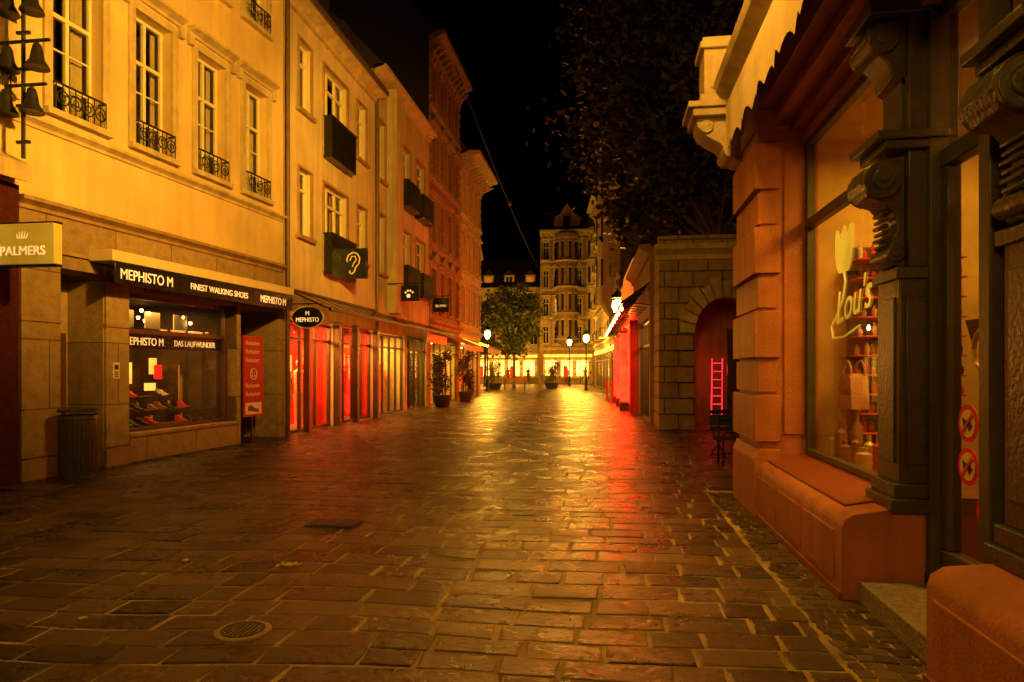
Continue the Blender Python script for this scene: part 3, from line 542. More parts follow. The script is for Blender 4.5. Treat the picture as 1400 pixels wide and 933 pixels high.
for c in (2.0,8.0):
    b.prismV('gable','plaster_pale',[(c-1.6,13.5),(c+1.6,13.5),(c+1.6,14.6),(c+1.1,14.8),(c+1.0,16.2),(c+.6,16.5),(c+.45,17.6),(c,18.6),(c-.45,17.6),(c-.6,16.5),(c-1.0,16.2),(c-1.1,14.8),(c-1.6,14.6)],-.3,.25)
    b.box('gable','room_dark',c-.35,c+.35,.25,.27,14.4,15.8); b.lathe('finial','trim_stone',c,0,[(.12,18.4),(.2,18.7),(.08,18.9),(.14,19.2),(.02,19.8)],8)
b.lathe('oriel_tower','plaster_pale',5,.2,[(.2,5),(1.0,6),(1.0,15.8),(1.15,15.9),(1.15,16.2)],10); b.lathe('oriel_tower','trim_stone',5,.2,[(1.2,16.2),(.9,17.2),(.5,18.0),(.25,19.5),(.03,21.2)],10)
for z in (7,9.8,12.6):
    for a in (-.8,0,.8): b.box('oriel_windows','room_dark',5+a*.75-.2,5+a*.75+.2,.2+1.0-abs(a)*.35-.1,.2+1.02-abs(a)*.35,z,z+1.7)
b.finish()
rowhouse('tall_townhouse',(.2,51.2),15,16.6,'plaster_cream',7,4,'trim_stone','bright',U=(-.09,1),V=(-1,-.09),roof=2,corn=.8,ww=1.0,dormers=3,depth=7,balc=True,lits=(9,),ped=True).finish()
# red shop pavilion
b=B('red_shop_pavilion',(1.25,20.4),(-.03,1),(-1,-.03))
facade(b,'walls','brown_stone',0,19.2,0,5.2,[(.4,4.6,0,3.2,.15),(5,9.4,0,3.2,.15),(9.8,14,0,3.2,.15),(14.4,18.8,0,3.2,.15)]); shell(b,'brown_stone',0,19.2,5.2,6)
b.quad('roof','roof_dark',(0,0,5.2),(19.2,0,5.2),(19.2,-6,5.2),(0,-6,5.2)); cornice(b,'brown_stone',0,19.2,4.9,.3,.4)
shop(b,.4,4.6,3.15,'interior_white',(1,.3,.05),170,5,nm=3); shop(b,5,9.4,3.15,'interior_red',(1,.12,.03),400,5,nm=3,gmats=['goods_red','goods_white'])
shop(b,9.8,14,3.15,'interior_red',(1,.08,.02),500,4,nm=2,gmats=['goods_red']); shop(b,14.4,18.8,3.15,'interior_white',AMB,0,4,nm=3)
for x in (4.8,9.6,14.2): b.box('red_columns','interior_red',x-.17,x+.17,.02,.3,0,3.4); b.box('red_light_boxes','shop_red',x-.12,x+.12,.3,.34,.4,3.2)
for x in (10.4,11.8,13.0,7.8): b.box('red_light_boxes','shop_red',x,x+.7,-.5,-.46,.4,2.6)
b.box('red_light_boxes','shop_red',6,14,.05,.12,3.3,3.7); b.box('backlit_panels','shop_white',14.8,18.4,-1.2,-1.15,.6,2.9)
for x in (6.4,9.9,12.8): b.box('red_pylons','shop_red',x,x+.12,.15,.55,.35,3.0); b.box('red_pylons','dark_paint',x-.02,x+.14,.12,.58,0,.35); b.box('red_pylons','dark_paint',x-.02,x+.14,.12,.58,3.0,3.1)
for k in range(22): b.tube('canopy_ribs','iron',[(k*.9,.02,4.15),(k*.9,.8,3.6)],.025); b.tube('canopy_ribs','iron',[(k*.9,.02,3.5),(k*.9,.8,3.6)],.015)
b.quad('canopy_glass','glass_canopy',(0,.02,4.16),(19,.02,4.16),(19,.8,3.62),(0,.8,3.62)); b.box('canopy_ribs','iron',0,19,.78,.84,3.56,3.64)
# string of small canopy lamps
for k in range(10): b.lathe('canopy_lamps','lamp_glow',1+k*1.9,.78,[(.02,3.42),(.045,3.46),(.045,3.5),(.02,3.54)],8)
b.finish()
s=B('hanging_banner',(.55,27.5),(1,0),(0,-1))
s.prismV('cloth','banner_orange',[(0,4.4),(.1,5.2),(.45,6.0),(.8,6.3),(.75,5.5),(.6,4.7),(.35,4.2)],-.02,.02); s.tube('pole','iron',[(0,0,4.1),(.9,0,6.4)],.02); s.finish()
# ---------------------------------------------------------------- stone archway building (frontal, right)
b=B('stone_archway_building',(0,18.5),(1,0),(0,-1))
xc,hw,zs,rh=3.1,.8,2.55,.95; X0,X1,H=1.35,9,4.8
n=20; arc=[(xc-hw*math.cos(math.pi*i/n),zs+rh*math.sin(math.pi*i/n)) for i in range(n+1)]
b.quad('walls','portal_stone',(X0,0,0),(xc-hw,0,0),(xc-hw,0,H),(X0,0,H)); b.quad('walls','portal_stone',(xc+hw,0,0),(X1,0,0),(X1,0,H),(xc+hw,0,H))
for i in range(n):
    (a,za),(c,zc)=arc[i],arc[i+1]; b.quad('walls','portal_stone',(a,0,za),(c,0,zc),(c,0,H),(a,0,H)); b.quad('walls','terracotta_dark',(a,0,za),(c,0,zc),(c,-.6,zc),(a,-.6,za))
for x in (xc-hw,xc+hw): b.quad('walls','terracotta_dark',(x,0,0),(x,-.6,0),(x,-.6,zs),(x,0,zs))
nv=13
for i in range(nv):
    a0=math.pi*i/nv+.02; a1=math.pi*(i+1)/nv-.02; ro=1.62 if i%2 else 1.5
    pr=[(xc-r*hw*math.cos(a),zs+r*rh*.97*math.sin(a)) for r,a in ((1.03,a0),(1.03,a1),(ro,a1),(ro,a0))]
    b.prismV('voussoirs','trim_stone',pr,-.01,.15 if i%2 else .11)
for k in range(6):
    for sgn in (-1,1):
        x0,x1=sorted((xc+sgn*hw*1.03,xc+sgn*hw*(1.62 if k%2 else 1.45))); b.box('voussoirs','portal_stone',x0,x1,-.01,.15 if k%2 else .1,.02+k*.42,.42+k*.42-.03)
cornice(b,'trim_stone',X0-.1,X1,H-.3,.3,.4); b.box('parapet','portal_stone',X0,X1,-.4,-.02,H+.1,H+.35)
b.quad('walls','portal_stone_side',(X0,0,0),(X0,-2,0),(X0,-2,H),(X0,0,H))
b.box('pilaster','portal_stone',X0,X0+.3,0,.12,0,H-.32); b.quad('roof','roof_dark',(X0,0,H),(X1,0,H),(X1,-8,H),(X0,-8,H))
b.quad('passage','room_dark',(xc-1.5,-3,0),(xc+1.5,-3,0),(xc+1.5,-3,4),(xc-1.5,-3,4)); b.quad('passage','room_dark',(xc-1.5,-.6,0),(xc-1.5,-3,0),(xc-1.5,-3,4),(xc-1.5,-.6,4)); b.quad('passage','room_dark',(xc+1.5,-.6,0),(xc+1.5,-3,0),(xc+1.5,-3,4),(xc+1.5,-.6,4))
b.box('gate','maroon_frame',xc+.1,xc+hw,-.52,-.46,0,2.7); b.finish()
s=B('red_neon_ladder',(2.78,18.95),(1,0),(0,-1))
for x in (0,.27): s.tube('rails','neon_red',[(x,0,.35),(x+.02,0,1.9)],.014)
for k in range(7): s.tube('rungs','neon_red',[(0,0,.45+k*.22),(.28,0,.45+k*.22)],.009)
s.light('POINT',.15,-.5,1.6,16,(1,.04,.02),.15); s.finish()
def chair(name,loc,ang):
    s=B(name,loc,(math.cos(ang),math.sin(ang)),(-math.sin(ang),math.cos(ang))); w=.21
    for x in (-w,w):
        s.tube('frame','iron',[(x,-.22,0),(x,.18,.45),(x,.24,.85)],.014); s.tube('frame','iron',[(x,.24,0),(x,-.2,.45)],.014)
    for k in range(6): s.box('seat','iron',-w,w,-.2+k*.065,-.15+k*.065,.45,.47)
    for k in range(3): s.box('backrest','iron',-w,w,.20+.01*k,.225+.01*k,.6+k*.09,.665+k*.09)
    s.tube('frame','iron',[(-w,.24,.02),(w,.24,.02)],.012); s.finish()
s=B('slatted_bench',(2.35,11.9),(1,0),(0,-1))
for x in (-.45,.45): s.tube('legs','iron',[(x,.25,0),(x,.22,.42),(x,-.2,.45),(x,-.3,.8)],.02); s.tube('legs','iron',[(x,-.25,0),(x,-.2,.45)],.02)
for k in range(5): s.box('seat','iron',-.6,.6,-.2+k*.09,-.13+k*.09,.43,.46)
for k in range(3): s.box('backrest','iron',-.6,.6,-.26-.02*k,-.235-.02*k,.54+k*.1,.61+k*.1)
s.finish(); chair('bistro_chair',(2.2,13.0),.5)
# ---------------------------------------------------------------- right foreground shop
b=B('terracotta_shop_building',(1.65,0),(0,1),(-1,0),.008)
T='terracotta'
b.prismU('plinth',T,[(.04,0),(.04,.5),(.02,.56),(-.04,.6),(-.5,.68),(-.5,0)],5.0,7.72); b.prismU('plinth',T,[(.04,0),(.04,.5),(.02,.56),(-.04,.6),(-.6,.66),(-.6,0)],-3,3.74)
b.prismU('sill','terracotta_dark',[(-.06,.606),(-.06,.625),(-.5,.70),(-.5,.68)],5.25,7.7)
for a,c in ((5.15,5.9),(6.0,6.75),(6.85,7.6),(2.8,3.65),(1.7,2.65)): b.box('plinth_panels',T,a,c,.035,.052,.1,.46)
b.box('plinth_base','terracotta_dark',5.0,7.7,.035,.06,0,.06); b.box('plinth_base','terracotta_dark',-3,3.74,.035,.06,0,.06)
b.box('pilaster',T,7.72,8.9,-.6,0,0,4.42); b.box('pilaster',T,7.66,8.96,-.2,.07,0,.62); b.prismU('pilaster',T,[(.07,.62),(.02,.74),(-.2,.74),(-.2,.62)],7.66,8.96)
z=.82; k=0
while z<4.1:
    h=.5 if k%2==0 else .34
    if k%2==0: b.box('rustication',T,7.665,8.93,-.2,.075,z,z+h)
    else: b.box('rustication',T,7.695,8.91,-.17,.035,z,z+h)
    z+=h+.035; k+=1
b.box('reveal_panel',T,7.70,7.72,-.46,-.24,.9,4.0)
b.box('pilaster_capital',T,7.66,8.96,-.5,.06,4.2,4.40)
Td='terracotta_dark'
b.box('entablature',T,-3,8.9,-.62,-.44,4.05,4.16); b.box('entablature',Td,-3,8.9,-.62,-.30,4.16,4.28); b.box('entablature',T,-3,8.9,-.62,-.14,4.28,4.4); b.box('entablature',Td,-3,8.92,-.62,.02,4.4,4.78)
b.prismU('entablature','trim_stone',[(0,4.78),(.1,4.8),(.2,4.88),(.35,4.95),(.38,5.05),(-.6,5.1),(-.6,4.78)],-3,8.5)
facade(b,'walls','trim_stone',-3,8.9,5.1,10,[(6.6,7.7,6.2,8.6,.2),(4.2,5.3,6.2,8.6,.2)],v=-.15)
for a,c in ((6.6,7.7),(4.2,5.3)): win(b,a,c,6.2,8.6,.2,v=-.15,sur='trim_stone')
b.quad('walls','portal_stone',(8.9,-.05,0),(8.9,-8,0),(8.9,-8,10),(8.9,-.05,10)); b.quad('walls','trim_stone',(-3,-.1,0),(-3,-8,0),(-3,-8,10),(-3,-.1,10)); b.quad('roof','roof_dark',(-3,0,10),(8.9,0,10),(8.9,-8,10),(-3,-8,10))
cp=[(0,4.12),(.10,4.13),(.2,4.20),(.28,4.34),(.42,4.42),(.52,4.50),(.56,4.58),(.56,4.66),(0,4.66)]
b.prismU('corner_console','trim_stone',cp,8.55,8.98); b.tube('corner_console','trim_stone',[(8.51,.16,4.26),(9.02,.16,4.26)],.10,14); b.tube('corner_console','trim_stone',[(8.52,.45,4.55),(9.01,.45,4.55)],.08,14)
b.box('corner_console','trim_stone',8.46,9.08,-.1,.62,4.665,4.76); b.box('corner_console','trim_stone',8.42,9.12,-.1,.68,4.76,4.83)
b.box('pedestal','trim_stone',8.55,9.0,.08,.48,4.94,5.5); b.box('pedestal','trim_stone',8.50,9.05,.03,.53,4.83,4.94); b.box('pedestal','trim_stone',8.50,9.05,.03,.53,5.5,5.58); b.box('pedestal','trim_stone',8.53,9.02,.06,.5,5.58,5.64)
b.box('pedestal_panel','trim_stone',8.53,8.55,.16,.40,5.02,5.42); b.lathe('pedestal_panel','trim_stone',8.54,.28,[(.04,5.1),(.09,5.2),(.06,5.36)],8,.3,1)
F='olive_frame'
for a,c,z0,z1 in ((7.64,7.7,.7,4.05),(5.34,5.4,.7,4.05)): b.box('window_frames',F,a,c,-.55,-.46,z0,z1)
for z0,z1 in ((.7,.76),(3.1,3.2),(3.98,4.05)): b.box('window_frames',F,5.4,7.64,-.54,-.455,z0,z1)
b.quad('glass_display','glass',(5.38,-.5,.72),(7.66,-.5,.72),(7.66,-.5,4.02),(5.38,-.5,4.02))
W='interior_ochre'
for p in (((3,-4,0),(7.9,-4,0),(7.9,-4,4.1),(3,-4,4.1)),((7.78,-.58,.0),(7.78,-4,0),(7.78,-4,4.1),(7.78,-.58,4.1)),((3.0,-.62,0),(3,-4,0),(3,-4,4.1),(3,-.62,4.1)),((3,-.56,4.04),(7.9,-.56,4.04),(7.9,-4,4.04),(3,-4,4.04))): b.quad('shop_interior',W,*p)
b.quad('shop_interior','goods_brown',(3,-.6,.16),(7.9,-.6,.16),(7.9,-4,.16),(3,-4,.16)); b.box('shop_interior','goods_brown',5.3,7.76,-1.7,-.56,.17,.68)
for z in (.95,1.15,1.35,1.55,1.75,1.95,2.15,2.35,2.55,2.75):
    b.box('shelves','goods_red',7.45,7.77,-1.95,-.90,z-.02,z)
    for q in range(14): 
        y=-1.92+q*.075; h=R.uniform(.06,.16); mt=R.choice(['goods_red','goods_red','goods_gold','goods_white','goods_dark','goods_dark']); b.lathe('goods',mt,7.50+R.uniform(0,.12),y,[(.022,z),(.032,z+h*.4),(.028,z+h*.7),(.012,z+h*.8),(.014,z+h)],8)
b.box('shelves','goods_dark',7.7,7.775,-1.95,-.90,.68,2.9)
for k in range(6): b.lathe('ceiling_lights','strip_light',7.42,-1.0-.15*k,[(.012,2.0+.1*(k%3)),(.02,2.03+.1*(k%3)),(.005,2.06+.1*(k%3))],6)
for z in (.7,1.1,1.5,1.9,2.3):
    b.box('shelves','goods_brown',4.3,7.6,-3.98,-3.6,z-.02,z); goods(b,4.35,7.55,-3.95,-3.65,z,16,h=(.12,.3))
for (u,v,h,r) in ((7.5,-.68,.28,.05),(7.38,-.72,.4,.06),(7.2,-.7,.22,.06),(7.05,-.75,.3,.045),(6.7,-.7,.2,.07),(6.4,-.72,.35,.05),(7.3,-.85,.5,.05),(6.0,-.75,.3,.06),(5.7,-.7,.25,.05),(6.85,-.8,.3,.05),(6.55,-.9,.45,.05)):
    b.lathe('goods',R.choice(['goods_gold','goods_red','goods_brown','goods_brown']),u,v,[(r*.9,.68),(r,.72),(r,.68+h*.7),(r*.4,.68+h*.8),(r*.45,.68+h)],14)
for k in range(5): b.prismV('goods_pennants','goods_brown',[(7.0-k*.3,2.0),(7.22-k*.3,2.0),(7.11-k*.3,1.8)],-1.25,-1.24)
b.prismV('goods_handbag','leather',[(7.25,1.2),(7.66,1.2),(7.62,1.5),(7.56,1.56),(7.34,1.56),(7.29,1.5)],-.95,-.78); b.ring('goods_handbag','leather',(7.45,-.8,1.56),.13,.013,a0=0,a1=math.pi); b.ring('goods_handbag','leather',(7.45,-.93,1.56),.13,.013,a0=0,a1=math.pi)
b.box('goods_handbag','goods_brown',7.3,7.6,-.775,-.765,1.38,1.41); b.lathe('goods_stand','iron',7.45,-.86,[(.13,.68),(.12,.7),(.015,.72),(.015,1.19),(.1,1.2)],14)
b.light('AREA',6.2,-1.8,3.98,150,(1,.47,.05),1.6,.8,(0,-.1,-1),'shop_light'); b.light('AREA',4.3,-2.4,3.98,60,(1,.34,.05),1,.8,None,'shop_light')
for u,v in ((5.6,-1.2),(6.8,-2.9),(5.2,-2.6)): b.lathe('ceiling_lights','strip_light',u,v,[(.05,3.98),(.05,4.02)],12)
for a,c in ((4.93,5.0),(3.93,4.0)): b.box('door_frame',F,a,c,-.68,-.5,.15,4.05)
for z0,z1 in ((.15,.4),(2.95,3.07),(3.95,4.05)): b.box('door_frame',F,4.0,4.93,-.66,-.56,z0,z1)
b.box('door_frame',F,4.0,4.1,-.655,-.565,.4,2.95); b.box('door_frame',F,4.84,4.93,-.655,-.565,.4,2.95)
b.quad('glass_door','glass_dark',(4.05,-.6,.35),(4.88,-.6,.35),(4.88,-.6,4.0),(4.05,-.6,4.0))
b.ring('door_handle','goods_gold',(4.32,-.53,1.72),.12,.018)
b.box('door_frame',F,3.82,3.93,-.66,-.3,.6,4.05); b.box('door_frame',F,5.0,5.34,-.62,-.5,.6,4.05)
b.box('doorstep','step_stone',3.75,4.98,-.66,-.06,0,.15)
b.box('sidelight',F,3.35,3.42,-.62,-.5,.66,4.05); b.quad('glass_door','glass_dark',(-3,-.58,.7),(3.82,-.58,.7),(3.82,-.58,4.0),(-3,-.58,4.0))
for u,z,r in ((4.64,1.26,.12),(4.64,.99,.12),(4.42,.74,.12)):
    b.prismV('stickers','sticker_red',ell(u,z,r,r),-.597,-.594); b.prismV('stickers','sticker_yellow',ell(u,z,r*.74,r*.74),-.593,-.591)
    b.prismV('stickers','goods_dark',[(u-r*.5,z-r*.1),(u-r*.2,z+r*.25),(u+r*.1,z+r*.15),(u+r*.5,z+r*.3),(u+r*.35,z-r*.2),(u,z-r*.1),(u-r*.2,z-r*.4)],-.590,-.588); b.prismV('stickers','sticker_red',[(u-r*.62,z+r*.5),(u-r*.5,z+r*.62),(u+r*.62,z-r*.5),(u+r*.5,z-r*.62)],-.587,-.585)
D='dark_paint'
def column(uc,vc,w=.19):
    b.box('column_base',D,uc-w-.05,uc+w+.05,vc-.2,vc+.16,.63,.72); b.box('column_base',D,uc-w-.02,uc+w+.02,vc-.2,vc+.13,.72,.82)
    b.box('column_shaft',D,uc-w,uc+w,vc-.2,vc+.09,.82,2.28); b.box('column_panel',D,uc-w+.06,uc+w-.06,vc+.085,vc+.105,.95,2.1); b.box('column_panel',D,uc-w-.012,uc-w,vc-.1,vc+.05,.95,2.1)
    b.box('column_cap',D,uc-w-.03,uc+w+.03,vc-.2,vc+.12,2.22,2.3); b.box('column_shaft',D,uc-w,uc+w,vc-.2,vc+.03,2.3,4.05)
    sp=[(.03,2.3),(.10,2.32),(.15,2.40),(.11,2.5),(.08,2.58),(.10,2.68),(.17,2.76),(.27,2.8),(.32,2.9),(.29,3.0),(.2,3.06),(.03,3.08)]
    b.prismU('scroll',D,[(vc+x,z) for x,z in sp],uc-w*.72,uc+w*.72)
    b.tube('scroll',D,[(uc-w*.95,vc+.185,2.91),(uc+w*.95,vc+.185,2.91)],.128,18); b.tube('scroll',D,[(uc-w*1.03,vc+.185,2.91),(uc+w*1.03,vc+.185,2.91)],.075,14); b.tube('scroll',D,[(uc-w*1.1,vc+.185,2.91),(uc+w*1.1,vc+.185,2.91)],.03,10)
    b.tube('scroll',D,[(uc-w*.9,vc+.10,2.40),(uc+w*.9,vc+.10,2.40)],.06,12); b.tube('scroll',D,[(uc-w*.98,vc+.10,2.40),(uc+w*.98,vc+.10,2.40)],.03,10)
    for q in range(6): b.box('scroll_ribs',D,uc-w*.5,uc+w*.5,vc+.12,vc+.155+.008*(q%2),2.46+q*.045,2.485+q*.045)
    b.box('column_cap',D,uc-w-.05,uc+w+.05,vc-.2,vc+.20,3.1,3.16); b.box('column_cap',D,uc-w-.08,uc+w+.08,vc-.2,vc+.26,3.16,3.22)
    b.box('column_shaft',D,uc-w*.8,uc+w*.8,vc-.1,vc+.07,3.22,3.62)
    sp=[(.03,3.55),(.12,3.6),(.14,3.7),(.22,3.8),(.30,3.9),(.26,4.0),(.03,4.02)]
    b.prismU('scroll',D,[(vc+x,z) for x,z in sp],uc-w*.8,uc+w*.8); b.tube('scroll',D,[(uc-w*1.0,vc+.19,3.88),(uc+w*1.0,vc+.19,3.88)],.10,16); b.tube('scroll',D,[(uc-w*1.08,vc+.19,3.88),(uc+w*1.08,vc+.19,3.88)],.05,12)
    b.box('column_cap',D,uc-w-.06,uc+w+.06,vc-.15,vc+.30,4.02,4.12)
column(5.18,-.42); column(3.56,-.42)
for dx,rot,w_ in ((0,0,.10),(-.13,-.32,.10),(.13,.32,.10)):
    pr=[]
    for i in range(20):
        t=2*math.pi*i/20; x=w_*math.cos(t)*(1-.35*math.sin(t)); z=.22*math.sin(t)
        pr.append((6.6+dx+x*math.cos(rot)+z*math.sin(rot),2.70-x*math.sin(rot)+z*math.cos(rot)))
    b.prismV('tulip_logo','tulip_yellow',pr,-.495+abs(dx)*.02,-.492+abs(dx)*.02)
b.tube('tulip_logo','tulip_yellow',[(6.6,-.492,2.5),(6.56,-.492,2.4),(6.62,-.492,2.25),(6.8,-.492,2.10),(6.95,-.492,2.02),(6.9,-.492,1.9),(6.6,-.492,1.9),(6.2,-.492,1.98)],.009)
b.text("Lou's",6.82,-.49,2.02,.42,'tulip_yellow',(0,-1),.002,'shop_name',0,.35,.12)
b.finish()
s=B('scalloped_awning',(1.65,0),(0,1),(-1,0))
s.quad('fabric','awning_cream',(1.5,.03,4.765),(8.3,.03,4.765),(8.3,.27,4.70),(1.5,.27,4.70)); s.tube('bar','iron',[(1.5,.25,4.68),(8.3,.25,4.68)],.02)
u=1.5
while u<8.29:
    a=4.13+.09*abs(math.sin((u-1.5)*math.pi/.3)); c=4.13+.09*abs(math.sin((u+.05-1.5)*math.pi/.3)); w0=.02*math.sin(u*9); w1=.02*math.sin((u+.05)*9)
    s.quad('valance','awning_cream',(u,.27+w0,a),(u+.05,.27+w1,c),(u+.05,.27,4.70),(u,.27,4.70)); u+=.05
s.finish()
# ---------------------------------------------------------------- vegetation
def tree(name,x,y,H,crown,rad,n,ls,clumps,seed,mat='foliage',tr=.28):
    r=random.Random(seed); s=B(name,(x,y)); cx,cy,cz=crown
    pts=[(cy*t*t,cx*t*t,H*t) for t in (0,.25,.5,.75,1)]
    s.tube('trunk','bark',pts,tr,10,tr*.45)
    vs=[];fs=[];ti=[]
    for c in range(clumps):
        while True:
            q=Vector((r.uniform(-1,1),r.uniform(-1,1),r.uniform(-1,1)))
            if .25<q.length<1: break
        cc=Vector((cx+q.x*rad[0],cy+q.y*rad[1],cz+q.z*rad[2])); cr=r.uniform(.10,.26)*min(rad)*1.1
        if c%3==0:
            st=Vector((pts[3][1],pts[3][0],pts[3][2])) if c%2 else Vector((pts[4][1],pts[4][0],pts[4][2])); md=(st+cc)/2+Vector((0,0,-.06*rad[2])); s.tube('limbs','bark',[(st.y,st.x,st.z),(md.y,md.x,md.z),(cc.y,cc.x,cc.z)],tr*.3,6,.02)
        tone=r.random()
        for k in range(int(n/clumps)):
            p=cc+Vector((r.gauss(0,1),r.gauss(0,1),r.gauss(0,.75)))*cr
            a=Vector((r.gauss(0,1),r.gauss(0,1),r.gauss(0,.6))).normalized(); bb=a.orthogonal().normalized(); bb=(bb*math.cos(k)+a.cross(bb)*math.sin(k)); l=ls*r.uniform(.6,1.3)
            m0=len(vs); vs+= [tuple(p-a*l*.5),tuple(p+bb*l*.32),tuple(p+a*l*.6),tuple(p-bb*l*.32)]; fs.append((m0,m0+1,m0+2,m0+3)); ti.append(min(1,max(0,tone*.7+r.random()*.35)))
    me=bpy.data.meshes.new('crown'); me.from_pydata(vs,[],fs); me.materials.append(MATS[mat]); at=me.attributes.new('tint','FLOAT','FACE'); at.data.foreach_set('value',ti)
    o=bpy.data.objects.new('crown',me); sc.collection.objects.link(o); o.parent=s.e; s.finish()
tree('plane_tree',4.4,24.5,8,(-1.1,0,11.4),(4.4,3.6,5.5),28000,.27,95,11,tr=.38)
tree('plaza_tree',-7.9,58,4,(0,0,5.8),(2.1,2.1,3.3),6000,.3,40,5,tr=.16,mat='foliage_light')
tree('plaza_tree',-11.5,64,4,(0,0,5.6),(2,2,2.8),3500,.3,28,6,tr=.16,mat='foliage_light')
def potted(name,x,y,h,rr,seed,pot=.5,mat='foliage_light'):
    s=B(name,(x,y)); s.lathe('pot','pot_dark',0,0,[(rr*.55,0),(rr*.6,.02),(rr*.8,pot*.9),(rr*.86,pot*.92),(rr*.86,pot),(rr*.7,pot),(rr*.6,pot*.85)],16); s.tube('stem','bark',[(0,0,pot*.8),(0,0,h*.8)],.025,6,.01)
    r=random.Random(seed); vs=[];fs=[];ti=[]
    cl=[(r.uniform(-.6,.6)*rr,r.uniform(-.6,.6)*rr,pot+.15+(h-pot-.2)*q/9+r.uniform(-.05,.05),rr*r.uniform(.28,.5)) for q in range(10)]
    for k in range(1500):
        cx,cy,cz,cr=cl[k%10]; p=Vector((cx+r.gauss(0,cr*.7),cy+r.gauss(0,cr*.7),cz+r.gauss(0,.13))); d=Vector((r.gauss(0,.6),r.gauss(0,.6),r.gauss(.4,.5))).normalized(); e=d.orthogonal().normalized(); l=.11
        m0=len(vs); vs+=[tuple(p),tuple(p+d*l*.5+e*l*.3),tuple(p+d*l),tuple(p+d*l*.5-e*l*.3)]; fs.append((m0,m0+1,m0+2,m0+3)); ti.append(r.random())
    me=bpy.data.meshes.new('foliage'); me.from_pydata(vs,[],fs); me.materials.append(MATS[mat]); at=me.attributes.new('tint','FLOAT','FACE'); at.data.foreach_set('value',ti)
    o=bpy.data.objects.new('foliage',me); sc.collection.objects.link(o); o.parent=s.e; s.finish()
potted('potted_bush',-7.0,28.6,2.2,.5,1,mat='foliage'); potted('potted_bush',-7.0,33.4,2.3,.45,2,mat='foliage')
potted('potted_shrub',-9.2,55,2.1,.9,3); potted('potted_shrub',-4.6,57,2.0,.75,4)
s=B('park_bench',(-7.3,54),(1,0),(0,-1))
for x in (-.8,.8): s.box('legs','iron',x-.03,x+.03,-.2,.25,0,.43); s.box('legs','iron',x-.03,x+.03,-.24,-.2,.4,.9)
for k in range(4): s.box('seat','goods_brown',-.95,.95,-.2+k*.11,-.11+k*.11,.43,.47)
for k in range(3): s.box('backrest','goods_brown',-.95,.95,-.24,-.2,.55+k*.13,.65+k*.13)
s.finish()
for i,(x,y) in enumerate(((.25,33.5),(.0,36.5))):
    s=B('red_bollard',(x,y)); s.lathe('post','interior_red',0,0,[(.09,0),(.09,.05),(.06,.08),(.06,.85),(.08,.88),(.075,.97),(.02,1.02)],14); s.finish()
# ---------------------------------------------------------------- street lamps
def lantern(s,u,v,z,power,k=1,col=AMB):
    s.lathe('lantern_frame','iron',u,v,[(.05*k,z-.3*k),(.11*k,z-.27*k),(.10*k,z-.25*k)],6); s.lathe('lantern_cap','iron',u,v,[(.23*k,z+.22*k),(.2*k,z+.27*k),(.08*k,z+.38*k),(.03*k,z+.42*k),(.04*k,z+.46*k),(.005*k,z+.5*k)],6)
    for i in range(6):
        a=math.pi*2*i/6; s.tube('lantern_frame','iron',[(u+.1*k*math.cos(a),v+.1*k*math.sin(a),z-.26*k),(u+.2*k*math.cos(a),v+.2*k*math.sin(a),z+.23*k)],.006*k,5)
    s.lathe('bulb','lamp_glow',u,v,[(.01,z-.2*k),(.10*k,z-.15*k),(.15*k,z),(.13*k,z+.14*k),(.01,z+.18*k)],12)
    s.light('POINT',u,v,z,power,col,.2*k)
def lamp_post(x,y,z,power,k=1.5):
    s=B('street_lamp',(x,y)); s.lathe('post','iron',0,0,[(.16,0),(.16,.12),(.11,.2),(.09,.8),(.11,.85),(.06,.95),(.05,z-.5),(.09,z-.45),(.05,z-.3)],14); lantern(s,0,0,z,power,k); s.finish()
def wall_lamp(x,y,z,dx,power,k=1.2):
    s=B('wall_lantern',(x,y),(0,1),(1,0)); s.tube('bracket','iron',[(0,dx,z-.5),(0,dx*.5,z-.62),(0,0,z-.4),(0,0,z-.3)],.022); s.ring('bracket','iron',(0,dx*.6,z-.45),.12,.012,'u'); lantern(s,0,0,z,power,k); s.finish()
lamp_post(-8.8,50,4.2,6500); lamp_post(-1.6,53,4.0,4200); wall_lamp(.45,30,4.35,.6,1100,1.6); lamp_post(-12,68,4.2,6000); lamp_post(-3.6,66,4.2,6000)  # last two posts are added to brighten the far facades
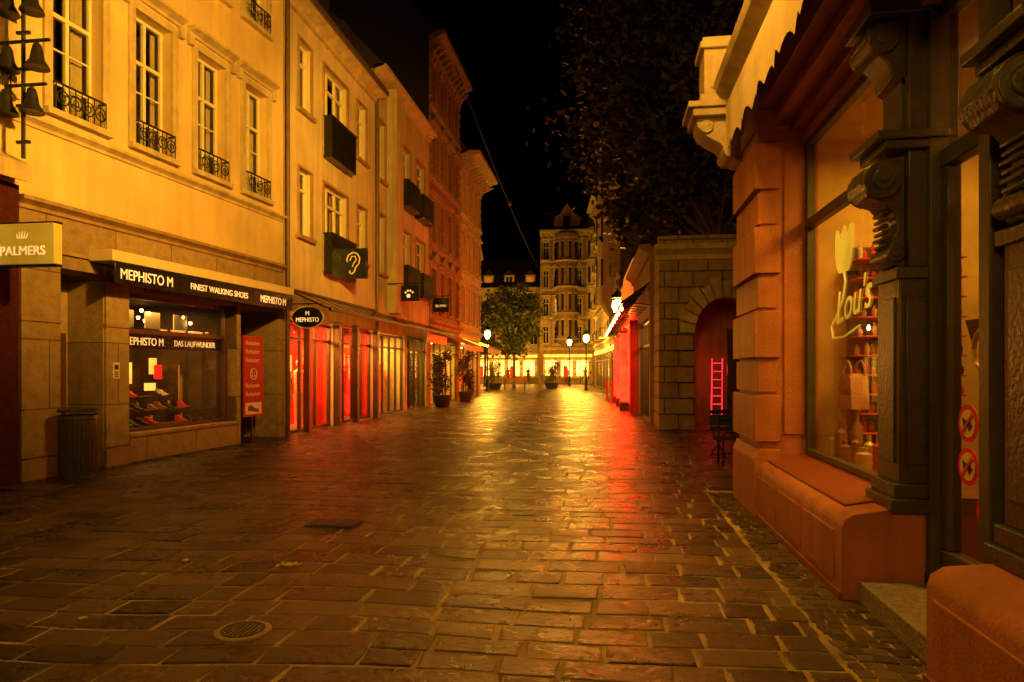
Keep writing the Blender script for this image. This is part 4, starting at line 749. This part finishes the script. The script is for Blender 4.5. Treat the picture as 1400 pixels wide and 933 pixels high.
wall_lamp(.55,5.8,6.3,1.2,1700); wall_lamp(-5.2,-8,7,-3,1000)  # both lanterns are out of view, added to light the near facades
lamp_post(-2.0,-5.5,6.0,3300,1.5)  # unseen post behind the camera, added to brighten the foreground
def added_flood(x,y,z,tx,ty,tz,power,cone):
    s=B('added_facade_flood',(x,y),(0,1),(1,0)); s.tube('arm','iron',[(0,1.6,z+.1),(0,.2,z+.1)],.025); s.box('housing','iron',-.18,.18,.0,.25,z-.12,z+.2); s.quad('lens','lamp_glow',(-.15,-.01,z-.1),(.15,-.01,z-.1),(.15,-.01,z+.16),(-.15,-.01,z+.16))
    s.light('SPOT',0,-.08,z,power,AMB,.12,None,(ty-y,tx-x,tz-z),'added_flood_light',cone); s.finish()
added_flood(.3,6.6,6.6,-8,11.3,7.6,6600,90); added_flood(.3,8.0,6.6,-7.7,22,7.0,7500,48)  # out-of-view floodlights, added to brighten the left house fronts
# overhead cable
s=B('overhead_cable'); p0=Vector((30.5,-7.2,16.4)); p1=Vector((74,-7.4,12.6)); pts=[]
for i in range(25):
    t=i/24; p=p0.lerp(p1,t); pts.append((p.x,p.y,p.z-1.2*4*t*(1-t)*.5))
s.tube('cable','iron',pts,.03); s.lathe('hanging_fitting','goods_brown',51,-7.3,[(.05,14.4),(.18,14.2),(.18,14.05),(.05,13.95)],10); s.finish()
# ---------------------------------------------------------------- world, camera
w=bpy.data.worlds.new('World'); sc.world=w; w.use_nodes=True; nt=w.node_tree; bg=nt.nodes['Background']
sky=nt.nodes.new('ShaderNodeTexSky'); sky.sky_type='NISHITA'; sky.sun_disc=False; sky.sun_elevation=math.radians(-10); sky.sun_rotation=math.radians(200); nt.links.new(sky.outputs[0],bg.inputs[0]); bg.inputs[1].default_value=.01
cam=bpy.data.cameras.new('camera'); co=bpy.data.objects.new('camera',cam); sc.collection.objects.link(co); sc.camera=co
co.location=(0,0,1.6); co.rotation_euler=(math.radians(90),0,math.radians(7.93)); cam.lens=24; cam.sensor_width=36; cam.shift_y=.0279; cam.clip_end=1000; cam.clip_start=.05
